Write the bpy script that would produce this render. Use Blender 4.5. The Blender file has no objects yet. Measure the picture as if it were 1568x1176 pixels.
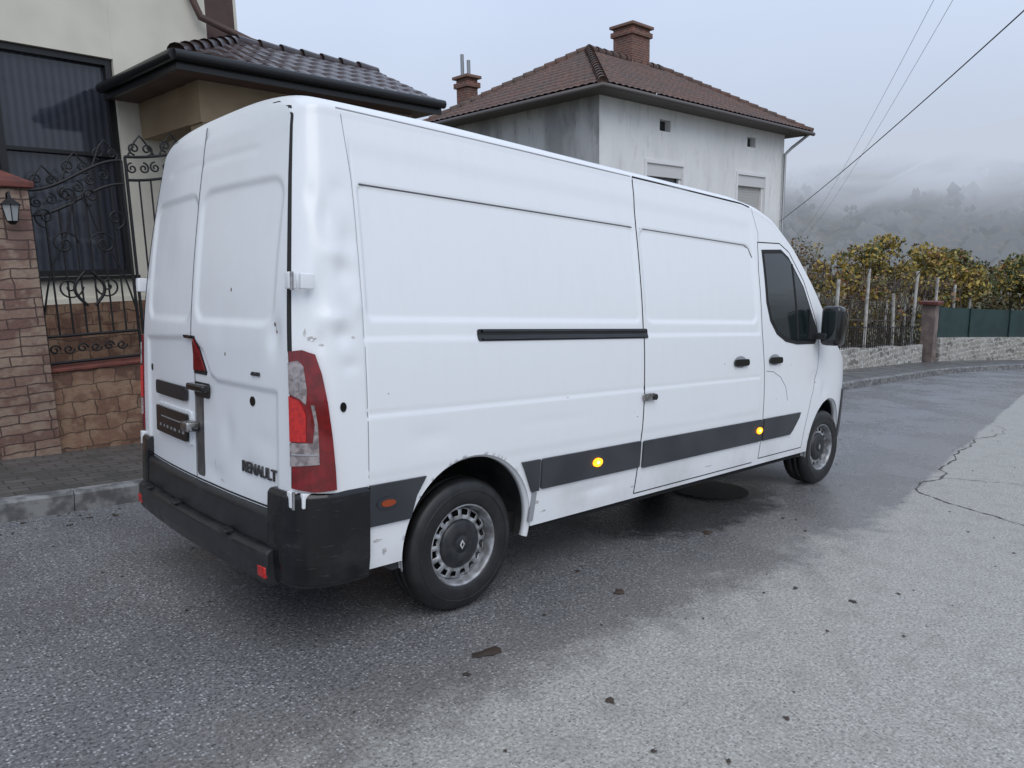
import bpy, bmesh, math, random
import numpy as np
from mathutils import Matrix, Vector
random.seed(7); rng=np.random.default_rng(7)
rad=math.radians
scene=bpy.context.scene
# ------------------------------------------------------------------ frames
# the street (and the van on it) falls about 4.5 degrees along +x: G = street frame -> level frame
G3=np.array([[0.99690,-0.00175,0.07864],[0,0.99975,0.02229],[-0.07866,-0.02222,0.99665]])
GM=Matrix([list(G3[0])+[0],list(G3[1])+[0],list(G3[2])+[0],[0,0,0,1]])
def hg(x,y):   # level-frame height of the ground
    xc=np.clip(x,-25,42); yc=np.clip(y,-9,9)
    return -.0789*xc-.0223*yc
# ------------------------------------------------------------------ materials
MATS={}
def nodes(m):
    m.use_nodes=True; nt=m.node_tree; b=nt.nodes.get("Principled BSDF"); return nt,b
def N(nt,t,**k):
    n=nt.nodes.new(t)
    for a,v in k.items(): setattr(n,a,v)
    return n
def rgba(c): return (c[0],c[1],c[2],1)
def mixc(nt,fac,a,b,mode='MIX'):
    m=nt.nodes.new('ShaderNodeMix'); m.data_type='RGBA'; m.blend_type=mode
    for s,v in ((0,fac),(6,a),(7,b)):
        if isinstance(v,bpy.types.NodeSocket): nt.links.new(v,m.inputs[s])
        elif isinstance(v,(tuple,list)): m.inputs[s].default_value=rgba(v)
        else: m.inputs[s].default_value=v
    return m.outputs[2]
def mth(nt,op,a,b=None,c=None,clamp=False):
    m=nt.nodes.new('ShaderNodeMath'); m.operation=op; m.use_clamp=clamp
    for s,v in ((0,a),(1,b),(2,c)):
        if v is None: continue
        if isinstance(v,bpy.types.NodeSocket): nt.links.new(v,m.inputs[s])
        else: m.inputs[s].default_value=v
    return m.outputs[0]
def smooth(nt,v,a,b,lo=0,hi=1):
    m=nt.nodes.new('ShaderNodeMapRange'); m.interpolation_type='SMOOTHSTEP'
    nt.links.new(v,m.inputs[0])
    for i,x in ((1,a),(2,b),(3,lo),(4,hi)): m.inputs[i].default_value=x
    return m.outputs[0]
def noise(nt,vec,scale,detail=3,rough=.55,dist=0):
    n=N(nt,'ShaderNodeTexNoise'); n.inputs['Scale'].default_value=scale; n.inputs['Detail'].default_value=detail
    n.inputs['Roughness'].default_value=rough; n.inputs['Distortion'].default_value=dist
    nt.links.new(vec,n.inputs['Vector']); return n.outputs['Fac']
def bump(nt,b,h,strength=.3,dist=.01):
    n=N(nt,'ShaderNodeBump'); n.inputs['Strength'].default_value=strength; n.inputs['Distance'].default_value=dist
    nt.links.new(h,n.inputs['Height']); nt.links.new(n.outputs[0],b.inputs['Normal'])
def mat(name,col,rough=.5,metal=0,col2=None,scale=5,bscale=0,bstr=.2,bdist=.01,coat=0,spec=None,emit=0,lo=.35,hi=.65):
    if name in MATS: return MATS[name]
    m=bpy.data.materials.new(name); nt,b=nodes(m)
    b.inputs['Base Color'].default_value=rgba(col); b.inputs['Roughness'].default_value=rough; b.inputs['Metallic'].default_value=metal
    b.inputs['Coat Weight'].default_value=coat; b.inputs['Coat Roughness'].default_value=.06
    if spec is not None: b.inputs['Specular IOR Level'].default_value=spec
    if col2 is not None or bscale: tc=N(nt,'ShaderNodeTexCoord').outputs['Object']
    if col2 is not None:
        f=smooth(nt,noise(nt,tc,scale,2),lo,hi); nt.links.new(mixc(nt,f,col,col2),b.inputs['Base Color'])
    if bscale: bump(nt,b,noise(nt,tc,bscale,1),bstr,bdist)
    if emit: b.inputs['Emission Color'].default_value=rgba(col); b.inputs['Emission Strength'].default_value=emit
    MATS[name]=m; return m
# ------------------------------------------------------------------ object helpers
def obj(name,verts,faces,mats=(),smoothf=False,mi=None,parent=None,matrix=None):
    me=bpy.data.meshes.new(name)
    verts=np.asarray(verts,dtype=np.float32)
    me.from_pydata([tuple(v) for v in verts.tolist()],[],[tuple(f) for f in (faces.tolist() if isinstance(faces,np.ndarray) else faces)])
    for m in mats: me.materials.append(m)
    if mi is not None: me.polygons.foreach_set('material_index',np.asarray(mi,dtype=np.int32))
    if smoothf: me.polygons.foreach_set('use_smooth',np.ones(len(me.polygons),dtype=bool))
    me.update()
    o=bpy.data.objects.new(name,me); scene.collection.objects.link(o)
    if matrix is not None: o.matrix_world=matrix
    if parent is not None: o.parent=parent
    return o
def empty(name,matrix=None):
    o=bpy.data.objects.new(name,None); scene.collection.objects.link(o); o.empty_display_size=.3
    if matrix is not None: o.matrix_world=matrix
    return o
def fixn(o):
    bm=bmesh.new(); bm.from_mesh(o.data); bmesh.ops.recalc_face_normals(bm,faces=bm.faces); bm.to_mesh(o.data); bm.free()
def box(name,x0,x1,y0,y1,z0,z1,m,parent=None,bevel=0,matrix=None):
    V=[]
    for z in (z0,z1):
        for x,y in ((x0,y0),(x1,y0),(x1,y1),(x0,y1)): V.append((x,y,z))
    F=[(3,2,1,0),(4,5,6,7),(0,1,5,4),(1,2,6,5),(2,3,7,6),(3,0,4,7)]
    o=obj(name,V,F,[m],parent=parent,matrix=matrix)
    if bevel:
        bm=bmesh.new(); bm.from_mesh(o.data)
        bmesh.ops.bevel(bm,geom=bm.edges[:],offset=bevel,segments=3,affect='EDGES',profile=.6)
        for f in bm.faces: f.smooth=True
        bm.to_mesh(o.data); bm.free()
    return o
def tube(name,pts,r,m,parent=None,cyc=False,res=2):
    cu=bpy.data.curves.new(name,'CURVE'); cu.dimensions='3D'; cu.bevel_depth=r; cu.bevel_resolution=res
    sp_list=pts if isinstance(pts[0][0],(tuple,list,np.ndarray,Vector)) else [pts]
    for P in sp_list:
        sp=cu.splines.new('POLY'); sp.points.add(len(P)-1)
        for i,p in enumerate(P): sp.points[i].co=(p[0],p[1],p[2],1)
        sp.use_cyclic_u=cyc
    cu.use_fill_caps=True
    cu.materials.append(m)
    o=bpy.data.objects.new(name,cu); scene.collection.objects.link(o)
    if parent: o.parent=parent
    return o
def lathe(name,prof,axis_o,n,m,parent=None):
    V=[];F=[]
    for i in range(n):
        t=2*math.pi*i/n
        for r,a in prof: V.append((axis_o[0]+r*math.cos(t),axis_o[1]-a,axis_o[2]+r*math.sin(t)))
    k=len(prof)
    for i in range(n):
        j=(i+1)%n
        for q in range(k-1): F.append((i*k+q,i*k+q+1,j*k+q+1,j*k+q))
    return obj(name,V,F,[m],True,None,parent)
# ------------------------------------------------------------------ world, sun
w=bpy.data.worlds.new("World"); scene.world=w; w.use_nodes=True; nt=w.node_tree; nt.nodes.clear()
out=N(nt,'ShaderNodeOutputWorld'); bg=N(nt,'ShaderNodeBackground'); bg.inputs['Strength'].default_value=.1
sky=N(nt,'ShaderNodeTexSky'); sky.sky_type='NISHITA'; sky.sun_disc=False; sky.sun_elevation=rad(48); sky.sun_rotation=rad(205)
sky.air_density=1.2; sky.dust_density=4; sky.altitude=400
tcw=N(nt,'ShaderNodeTexCoord').outputs['Generated']
sepw=N(nt,'ShaderNodeSeparateXYZ'); nt.links.new(tcw,sepw.inputs[0])
hz=smooth(nt,sepw.outputs[2],.05,.50)
cloud=mixc(nt,hz,(5.7,6.3,7.5),(6.9,8.2,10.8))
cf=mth(nt,'MULTIPLY',smooth(nt,noise(nt,tcw,2.0,2),.3,.75),hz)
cloud2=mixc(nt,cf,cloud,(7.4,8.5,10.4))
nt.links.new(mixc(nt,.92,sky.outputs[0],cloud2),bg.inputs['Color']); nt.links.new(bg.outputs[0],out.inputs[0])
sun=bpy.data.lights.new('sun','SUN'); sun.energy=1.25; sun.angle=rad(50); sun.color=(1,.97,.93)
so=bpy.data.objects.new('sun',sun); scene.collection.objects.link(so)
sd=Vector((-.35,-.75,1.0)).normalized(); so.rotation_euler=sd.to_track_quat('Z','Y').to_euler()
scene.view_settings.view_transform='Standard'; scene.view_settings.look='None'; scene.view_settings.exposure=0
# ------------------------------------------------------------------ camera
C=np.array([-1.3355,-3.7310,1.5503]); yaw,pit,rol,f=.8006,-.1008,.0219,1108.4
fw=np.array([math.cos(pit)*math.cos(yaw),math.cos(pit)*math.sin(yaw),math.sin(pit)])
r_=np.cross(fw,[0,0,1]); r_/=np.linalg.norm(r_); u_=np.cross(r_,fw)
r_,u_=r_*math.cos(rol)+u_*math.sin(rol),-r_*math.sin(rol)+u_*math.cos(rol)
cam=bpy.data.cameras.new('camera'); cam.sensor_width=36; cam.lens=36*f/1568; cam.clip_end=2000; cam.clip_start=.05
co=bpy.data.objects.new('camera',cam); scene.collection.objects.link(co)
R=G3@np.array([r_,u_,-fw]).T; Cg=G3@C
co.matrix_world=Matrix([[*R[0],Cg[0]],[*R[1],Cg[1]],[*R[2],Cg[2]],[0,0,0,1]]); scene.camera=co
# ================================================================== VAN
van=empty('white_panel_van',GM)
def paint_mat():
    m=bpy.data.materials.new('white_paint'); nt,b=nodes(m)
    tc=N(nt,'ShaderNodeTexCoord').outputs['Object']
    sp=N(nt,'ShaderNodeSeparateXYZ'); nt.links.new(tc,sp.inputs[0])
    n1=noise(nt,tc,2.2,4,.65)
    mp=N(nt,'ShaderNodeMapping'); mp.inputs['Scale'].default_value=(14,14,1.6); nt.links.new(tc,mp.inputs[0]); strk=noise(nt,mp.outputs[0],1.0,3,.6)
    low=smooth(nt,sp.outputs[2],.85,.35)
    rear=smooth(nt,sp.outputs[0],.6,.1,0,.22)
    d=mth(nt,'MULTIPLY',mth(nt,'MAXIMUM',low,rear),smooth(nt,n1,.38,.75)); d=mth(nt,'MULTIPLY',d,.42)
    c=mixc(nt,smooth(nt,strk,.40,.80),(.80,.82,.84),(.786,.806,.826))
    c=mixc(nt,d,c,(.45,.43,.39))
    nt.links.new(c,b.inputs['Base Color'])
    b.inputs['Roughness'].default_value=.24; b.inputs['Specular IOR Level'].default_value=.65
    MATS['white_paint']=m; return m
PAINT=paint_mat()
BLK=mat('black_plastic',(.014,.015,.017),.42,col2=(.024,.025,.027),scale=6)
GLB=mat('gloss_black',(.004,.004,.005),.16,spec=.6,col2=(.010,.010,.011),scale=8)
GAP=mat('panel_gap',(.012,.012,.013),.8)
GRY=mat('soft_gap',(.30,.31,.33),.6)
GLASS=mat('dark_glass',(.010,.016,.016),.05,spec=.7)
CHR=mat('worn_metal',(.45,.45,.46),.35,1,col2=(.3,.28,.26),scale=30)
MLD=mat('grey_moulding',(.030,.033,.040),.45,col2=(.045,.048,.055),scale=3)
_z=np.array([.3,.6,.9,1.15,1.4,1.65,1.9,2.1,2.3,2.42]);_w=np.array([1.005,1.03,1.036,1.03,1.013,.982,.944,.908,.865,.835])
_pc=np.polyfit(_z,_w,4)
def halfw(z): return np.polyval(_pc,np.clip(z,.3,2.42))
_tx=np.arange(-.5,7,.005)
_tz=np.interp(_tx,[0,.06,.15,.3,1,3.8,4.15,4.4,4.7,5.0,5.25,5.42,5.6,5.9,6.08,6.2],[2.475,2.50,2.51,2.515,2.53,2.52,2.49,2.42,2.22,1.92,1.64,1.46,1.37,1.25,1.12,.95])
k=np.exp(-.5*(np.arange(-20,21)/8.)**2);k/=k.sum()
_tzs=np.convolve(np.pad(_tz,20,mode='edge'),k,'valid'); _tzs=np.where(_tx<.1,_tz,_tzs)
def ztop(X): return np.interp(X,_tx,_tzs)
def sst(t): t=np.clip(t,0,1); return t*t*(3-2*t)
def shd(X): return .135-.02*sst((np.asarray(X)-4.6)/.9)
EE=.72
def fy(X):
    X=np.asarray(X,float); a=np.clip((.26-X)/.26,0,1); b=np.clip((X-4.9)/1.3,0,1)
    return 1-.105*a**2.4-.24*b**2.6
def lean(z): return .095+.105*np.clip((np.asarray(z)-1.35)/1.08,0,1.1)**1.5
def xf(X,z): X=np.asarray(X,float); return X+lean(z)*np.clip(1-X/.55,0,1)**2
def sdr(x,z,x0,x1,z0,z1,r):
    qx=np.abs(x-(x0+x1)/2)-(x1-x0)/2+r; qz=np.abs(z-(z0+z1)/2)-(z1-z0)/2+r
    return np.hypot(np.maximum(qx,0),np.maximum(qz,0))+np.minimum(np.maximum(qx,qz),0)-r
def ins(d,w=.012): return sst(.5-d/w/2)
dents=[(.20,1.93,.05,.09,.012),(.24,1.78,.06,.04,-.007),(.16,1.62,.05,.10,.012),(.30,1.70,.06,.05,.011),(.22,1.50,.07,.035,-.009),(.27,1.43,.05,.04,.012),(.15,1.40,.03,.05,.009),(.33,1.84,.05,.06,.008),(.3,2.05,.06,.05,.006),(.12,2.02,.04,.06,.006),(5.0,1.02,.10,.07,.014),(5.2,.9,.06,.08,.010),(.75,.95,.12,.05,.005),(1.6,.95,.3,.03,.002),(.36,1.56,.03,.05,-.006),(.31,1.30,.05,.03,.005),(2.0,.50,.18,.03,.005),(3.2,.85,.25,.05,.002)]
def rel(x,z):
    x=np.asarray(x,float); z=np.asarray(z,float)
    g=.009*ins(sdr(x,z,.42,2.435,1.50,2.09,.035))+.009*ins(sdr(x,z,2.50,3.96,1.50,2.09,.07))
    rng_=sst((x-.38)/.02)*sst((4.0-x)/.03)
    g=g+rng_*.006*sst((z-1.405)/.014)*(1-sst((z-2.2)/.1))
    g=g+rng_*(.005*np.exp(-((z-1.08)/.007)**2)-.003*sst((1.085-z)/.02)*sst((z-.78)/.05))
    g=g+.004*np.exp(-((x-.395)/.006)**2)*sst((z-.8)/.05)*sst((2.3-z)/.05)
    for (a,b,sx,sz,h) in dents: g=g+h*np.exp(-((x-a)/sx)**2-((z-b)/sz)**2)
    g=g+.0010*np.sin(x*3.1+z*2)*np.sin(z*4.3+1)
    return g
def SP(X,z,off=0.,sgn=-1):
    """point on the body side at (X,z), incl. shoulder"""
    def base(X,z):
        zt=ztop(X); sh=shd(X); zs=zt-sh
        zz=np.minimum(z,zs); y=halfw(zz)*fy(X)-rel(X,zz)*(z<=zs)
        t=np.clip((z-zs)/sh,0,.999); y=y*np.where(z>zs,(1-t**(2/EE))**(EE/2),1)
        return np.array([xf(X,z),sgn*y,z],float)
    p=base(X,z)
    if off:
        e=.004; a=base(X+e,z)-base(X-e,z); b=base(X,z+e)-base(X,z-e)
        n=np.cross(a,b); n/=np.linalg.norm(n)
        if n[1]*sgn<0: n=-n
        p=p+n*off
    return p
X=np.concatenate([np.arange(0,.45,.006),np.arange(.45,4.0,.012),np.arange(4.0,6.2,.014),[6.2]])
ns=170; nr=26
sfrac=np.linspace(0,1,ns)
zb=.37
zs=ztop(X)-shd(X)
cols=[]
for s in sfrac:
    z=zb+(zs-zb)*s; y=halfw(z)*fy(X)-rel(X,z); cols.append((y,z))
ws=halfw(zs)*fy(X)-rel(X,zs)
for i in range(1,nr+1):
    t=math.pi/2*i/nr
    y=ws*max(math.cos(t),0)**EE if i<nr else ws*0; z=zs+shd(X)*math.sin(t)**EE; cols.append((y,z))
Y=np.array([c[0] for c in cols]); Z=np.array([c[1] for c in cols]); XX=xf(np.broadcast_to(X,Y.shape),Z)
ARCH=[(1.03,.40,.425),(5.356,.40,.415)]
half=Y.shape[0]
for (ax,az,ar) in ARCH:
    d=np.hypot(XX-ax,Z-az); m=(np.abs(d-ar)<.009)&(Z<1.1)&(Y>.5)
    XX=np.where(m,ax+(XX-ax)/d*ar,XX); Z=np.where(m,az+(Z-az)/d*ar,Z)
nx=len(X)
Vr=np.stack([XX,-Y,Z],-1); Vl=np.stack([XX,Y,Z],-1)[:-1][::-1]
V=np.concatenate([Vr,Vl],0); nrw=V.shape[0]
idx=np.arange(nrw*nx).reshape(nrw,nx)
q=np.stack([idx[:-1,:-1],idx[:-1,1:],idx[1:,1:],idx[1:,:-1]],-1).reshape(-1,4)
Vf=V.reshape(-1,3); cen=Vf[q].mean(1)
keep=np.ones(len(q),bool)
for (ax,az,ar) in ARCH: keep&=~((np.hypot(cen[:,0]-ax,cen[:,2]-az)<ar-.002)&(np.abs(cen[:,1])>.5)&(cen[:,2]<1.1))
keep&=~((cen[:,0]<.395)&(cen[:,2]<.74))
q=q[keep]; cen=cen[keep]
mi=np.zeros(len(q),int)
slope=(cen[:,0]>4.42)&(cen[:,0]<5.36)
zt=ztop(cen[:,0]); mi[slope&(np.abs(cen[:,1])<halfw(zt-.1)*.88)&(cen[:,2]>zt-.10)]=1
body=obj('body_shell',Vf,q,[PAINT,GLASS],True,mi,van)
def relr(y,z):
    zl=np.interp(-y,[-.82,-.12,-.02,.10,.19,.26,.86],[1.36,1.385,1.385,1.33,1.22,1.195,1.19])
    g=.012*ins(sdr(y,z,-.78,.0,1.47,2.10,.09),.02)+.012*ins(sdr(y,z,.06,.78,1.47,2.10,.09),.02)
    g=g+.012*sst((zl-z)/.02)*sst((.83-np.abs(y))/.03)
    g=g+.004*np.exp(-((z-2.25)/.02)**2)*sst((.6-np.abs(y))/.1)
    for (a,b,sy,sz,h) in [(-.55,.8,.1,.06,.008),(-.3,1.45,.08,.1,.003),(-.2,.72,.1,.05,.006),(.5,1.8,.15,.2,.003),(-.80,1.42,.045,.08,.014),(-.35,.95,.06,.09,.006),(-.7,.95,.09,.05,.004)]:
        g=g+h*np.exp(-((y-a)/sy)**2-((z-b)/sz)**2)
    return g
def RP(y,z,off=0.):
    ye=halfw(min(z,2.34))*fy(0)
    return np.array([lean(z)-.045*(1-min(1,abs(y)/ye)**2.2)+relr(y,z)-off,y,z])
def cap(name,col,sign,bul,relf,zmin):
    b=Vr[:,col]; S=np.linspace(-1,1,150)
    sel=[i for i in range(half) if b[i,2]>zmin]
    P=[]
    for i in sel:
        y=b[i,1]*S; z=np.full_like(S,b[i,2]); tt=np.clip((ztop(X[col])-b[i,2])/.12,0,1)**.5
        x=b[i,0]+sign*bul*(1-np.abs(S)**2.2)*tt+(relf(y,z)*tt if relf else 0)
        P.append(np.stack([x,y,z],-1))
    P=np.array(P); n,m_,_=P.shape; ii=np.arange(n*m_).reshape(n,m_)
    F=np.stack([ii[:-1,:-1],ii[:-1,1:],ii[1:,1:],ii[1:,:-1]],-1).reshape(-1,4)
    return obj(name,P.reshape(-1,3),F,[PAINT],True,None,van)
cap('rear_doors',0,-1,.045,relr,.56); cap('nose',nx-1,1,.06,None,.37)
# ---- surface patches & strips
def patch(name,poly,fn,off,m,step=.05,skirt=.012,parent=van):
    bm=bmesh.new(); vs=[bm.verts.new((a,0,b)) for a,b in poly]; bm.faces.new(vs)
    xs=[p[0] for p in poly]; zs_=[p[1] for p in poly]
    for ax,lo,hi in ((0,min(xs),max(xs)),(2,min(zs_),max(zs_))):
        kk=int((hi-lo)/step)
        for i in range(1,kk+1):
            c=lo+(hi-lo)*i/(kk+1); no=(1,0,0) if ax==0 else (0,0,1); pc=(c,0,0) if ax==0 else (0,0,c)
            bmesh.ops.bisect_plane(bm,geom=bm.verts[:]+bm.edges[:]+bm.faces[:],plane_co=pc,plane_no=no)
    be=[e for e in bm.edges if e.is_boundary]
    r=bmesh.ops.extrude_edge_only(bm,edges=be); nv=[v for v in r['geom'] if isinstance(v,bmesh.types.BMVert)]
    nvs=set(nv)
    for v in bm.verts: v.co=Vector(fn(v.co.x,v.co.z,off-(skirt if v in nvs else 0)))
    bmesh.ops.recalc_face_normals(bm,faces=bm.faces)
    me=bpy.data.meshes.new(name); bm.to_mesh(me); bm.free(); me.materials.append(m)
    o=bpy.data.objects.new(name,me); scene.collection.objects.link(o); o.parent=parent; return o
def SL(x,z,o): return SP(x,z,o,1)
def dens(pts,step=.04):
    P=list(pts); o=[]
    for a,b in zip(P[:-1],P[1:]):
        n=max(1,int(math.hypot(b[0]-a[0],b[1]-a[1])/step))
        for i in range(n): o.append((a[0]+(b[0]-a[0])*i/n,a[1]+(b[1]-a[1])*i/n))
    o.append(P[-1]); return o
def strip(name,pts,wd,fn,off,m,skirt=.004):
    P=dens(pts,.04); n=len(P); V=[];F=[]
    for i,p in enumerate(P):
        a=P[i-1] if i>0 else p; b=P[i+1] if i<n-1 else p
        tx,tz=b[0]-a[0],b[1]-a[1]; l=math.hypot(tx,tz) or 1; nx_,nz_=-tz/l*wd/2,tx/l*wd/2
        V+= [fn(p[0]+nx_,p[1]+nz_,off-skirt),fn(p[0]+nx_,p[1]+nz_,off),fn(p[0]-nx_,p[1]-nz_,off),fn(p[0]-nx_,p[1]-nz_,off-skirt)]
    for i in range(n-1):
        j=i+1
        for kk in range(3): F.append((4*i+kk,4*i+kk+1,4*j+kk+1,4*j+kk))
    return obj(name,V,F,[m],True,None,van)
def rr(x0,x1,z0,z1,r,n=5):
    o=[]
    for cx,cz,a0 in ((x1-r,z1-r,0),(x0+r,z1-r,90),(x0+r,z0+r,180),(x1-r,z0+r,270)):
        for i in range(n+1): a=rad(a0+90*i/n); o.append((cx+r*math.cos(a),cz+r*math.sin(a)))
    return o
S=SP
strip('slide_door_gap',[(2.50,2.42),(2.475,2.1),(2.465,1.8),(2.46,1.43),(2.455,1.1),(2.44,.8),(2.41,.46),(2.405,.40)],.009,S,.0012,GAP)
strip('slide_door_top',[(2.50,2.42),(3.9,2.415),(4.02,2.40)],.012,S,.0012,GAP)
strip('slide_door_bottom',[(2.41,.40),(3.95,.40)],.007,S,.0012,GAP)
fd=[(4.07,2.13),(4.03,1.9),(4.02,1.45),(4.05,1.1),(4.06,.6),(4.05,.42)]
strip('front_door_rear_gap',fd,.009,S,.0012,GRY)
strip('front_door_gap_core',fd,.004,S,.0022,GAP)
strip('front_door_top_gap',[(4.07,2.13),(4.45,2.15),(4.6,2.09),(4.82,1.86),(5.02,1.5),(5.06,1.3)],.008,S,.0015,GAP)
strip('front_door_front_gap',[(5.06,1.3),(5.03,1.05),(4.93,.85),(4.85,.6),(4.82,.42)],.008,S,.0015,GRY)
strip('door_swoosh',[(4.08,1.12),(4.2,1.11),(4.33,1.06),(4.43,.97),(4.47,.86)],.006,S,.0012,GRY)
strip('door_bottom_gap',[(4.05,.42),(4.82,.42)],.007,S,.0012,GAP)
strip('roof_drip',[(.33,2.415),(1.5,2.42),(2.48,2.42)],.006,S,.0012,GRY)
strip('roof_edge_line',[(4.05,2.395),(4.1,2.2),(4.08,2.13)],.005,S,.0012,GRY)
SHL=mat('painted_shade_line',(.12,.12,.13),.6)  # dark strips painting the shadow along the top edge of the side recesses
strip('upper_panel_shade',[(.43,2.092),(2.43,2.092)],.007,S,.0005,SHL)
strip('upper_door_shade',[(2.51,2.092),(3.86,2.092),(3.93,2.07),(3.965,2.0)],.006,S,.0005,SHL)
strip('pillar_line',[(.36,2.39),(.385,2.1),(.395,1.5),(.40,.8)],.004,S,.0006,GRY)
for f_,n_ in ((S,'right'),(SL,'left')):
    strip('rear_pillar_seam_'+n_,[(.010,2.45),(.006,2.1),(.006,1.7),(.006,1.36)],.018,f_,.0012,GAP)
patch('rail_slot',rr(1.06,2.50,1.395,1.455,.012),S,.004,GLB)
strip('rail_lip',[(1.09,1.444),(2.47,1.444)],.012,S,.012,BLK)
strip('rail_low',[(1.09,1.404),(2.47,1.404)],.007,S,.009,BLK)
def mold(n,x0,x1,z0,z1,ch=None): 
    patch(n,ch or rr(x0,x1,z0,z1,.012,3),S,.014,MLD,.06)
mold('moulding_rear',0,0,0,0,[(.40,.575),(.40,.765),(.72,.765),(.665,.68),(.635,.575)])
mold('moulding_arch_front',0,0,0,0,[(1.385,.70),(1.36,.745),(1.50,.745),(1.50,.57),(1.445,.57)])
mold('moulding_side',1.515,2.425,.575,.745); mold('moulding_slide',2.455,4.03,.565,.74)
mold('moulding_door',0,0,0,0,[(4.065,.565),(4.065,.74),(4.72,.74),(4.70,.70),(4.60,.60),(4.55,.565)])
def disc(n,cx,cz,rx,rz,fn,off,m,k=20,**kw): return patch(n,[(cx+rx*math.cos(2*math.pi*i/k),cz+rz*math.sin(2*math.pi*i/k)) for i in range(k)],fn,off,m,.2,**kw)
AMB=mat('amber_lit',(1,.30,.008),.3,emit=3); AMC=mat('amber_core',(1,.62,.12),.3,emit=6)
for cx,cz in ((1.99,.665),(3.99,.655)):
    disc('marker_lamp',cx,cz,.042,.026,S,.022,AMB); disc('marker_core',cx,cz,.014,.010,S,.025,AMC)
disc('reflector_base',.50,.675,.062,.028,S,.020,MLD); disc('amber_reflector',.50,.675,.040,.016,S,.024,mat('refl_orange',(.30,.05,.012),.25))
# scuffs, chips and scratches in the paint
SCF=mat('paint_scuff',(.40,.39,.38),.6,col2=(.58,.57,.56),scale=40); RST=mat('rust',(.12,.07,.05),.8)
def blob(cx,cz,rx,rz,fn,m):
    n=11; patch('paint_scuff',[(cx+rx*rng.uniform(.5,1.2)*math.cos(2*math.pi*i/n),cz+rz*rng.uniform(.5,1.2)*math.sin(2*math.pi*i/n)) for i in range(n)],fn,.0008,m,.2,skirt=.001)
for (cx,cz,rx,rz) in ((.10,1.415,.030,.010),(.15,1.39,.018,.006),(.07,1.44,.008,.018),(1.50,.50,.02,.012),(1.56,.44,.03,.006),(2.38,.45,.02,.006),(.33,1.42,.012,.005),(.46,.50,.03,.008),(.50,.44,.015,.02),(3.3,.46,.05,.004),(5.02,.98,.03,.008)): blob(cx,cz,rx,rz,S,SCF)
for i in range(9): blob(rng.uniform(.45,4.6),rng.uniform(.42,1.2),rng.uniform(.002,.005),rng.uniform(.002,.004),S,RST)
TYRE=mat('tyre_rubber',(.010,.010,.011),.45,col2=(.018,.018,.018),scale=12)
RIM=mat('wheel_steel',(.46,.47,.49),.38,.5,col2=(.20,.20,.20),scale=14)
DRK=mat('dark_cavity',(.010,.010,.011),.9)
WELL=mat('wheel_liner',(.07,.073,.08),.7,col2=(.13,.13,.13),scale=7)
HUB=mat('hub_cap',(.014,.016,.020),.42,col2=(.03,.03,.032),scale=20)
for wi,(ax,az,ar) in enumerate(ARCH):
    for sg in (-1,1):
        V=[];F=[];n=60
        for i in range(n+1):
            a=rad(-12+204*i/n); x,z=ax+ar*math.cos(a),az+ar*math.sin(a); y=halfw(z)*float(fy(x))-float(rel(x,z))
            for dr,dy in ((.0,0),(.0,-.012),(-.012,-.016),(-.014,-.05),(.02,-.06),(.03,-.5)):
                V.append((ax+(ar+dr)*math.cos(a),sg*(y+dy),az+(ar+dr)*math.sin(a)))
        for i in range(n):
            for kk in range(5): F.append((6*i+kk,6*i+kk+1,6*(i+1)+kk+1,6*(i+1)+kk))
        MI=[0,0,0,1,1]*n
        obj('arch_lip',V,F,[PAINT,WELL],True,MI,van)
    box('well_inner',ax-.5,ax+.5,-.53,.53,.30,.95,DRK,van)
wheels=[(1.024,.345,-1),(5.37,.352,-1),(1.024,.345,1),(5.37,.352,1)]
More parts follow.
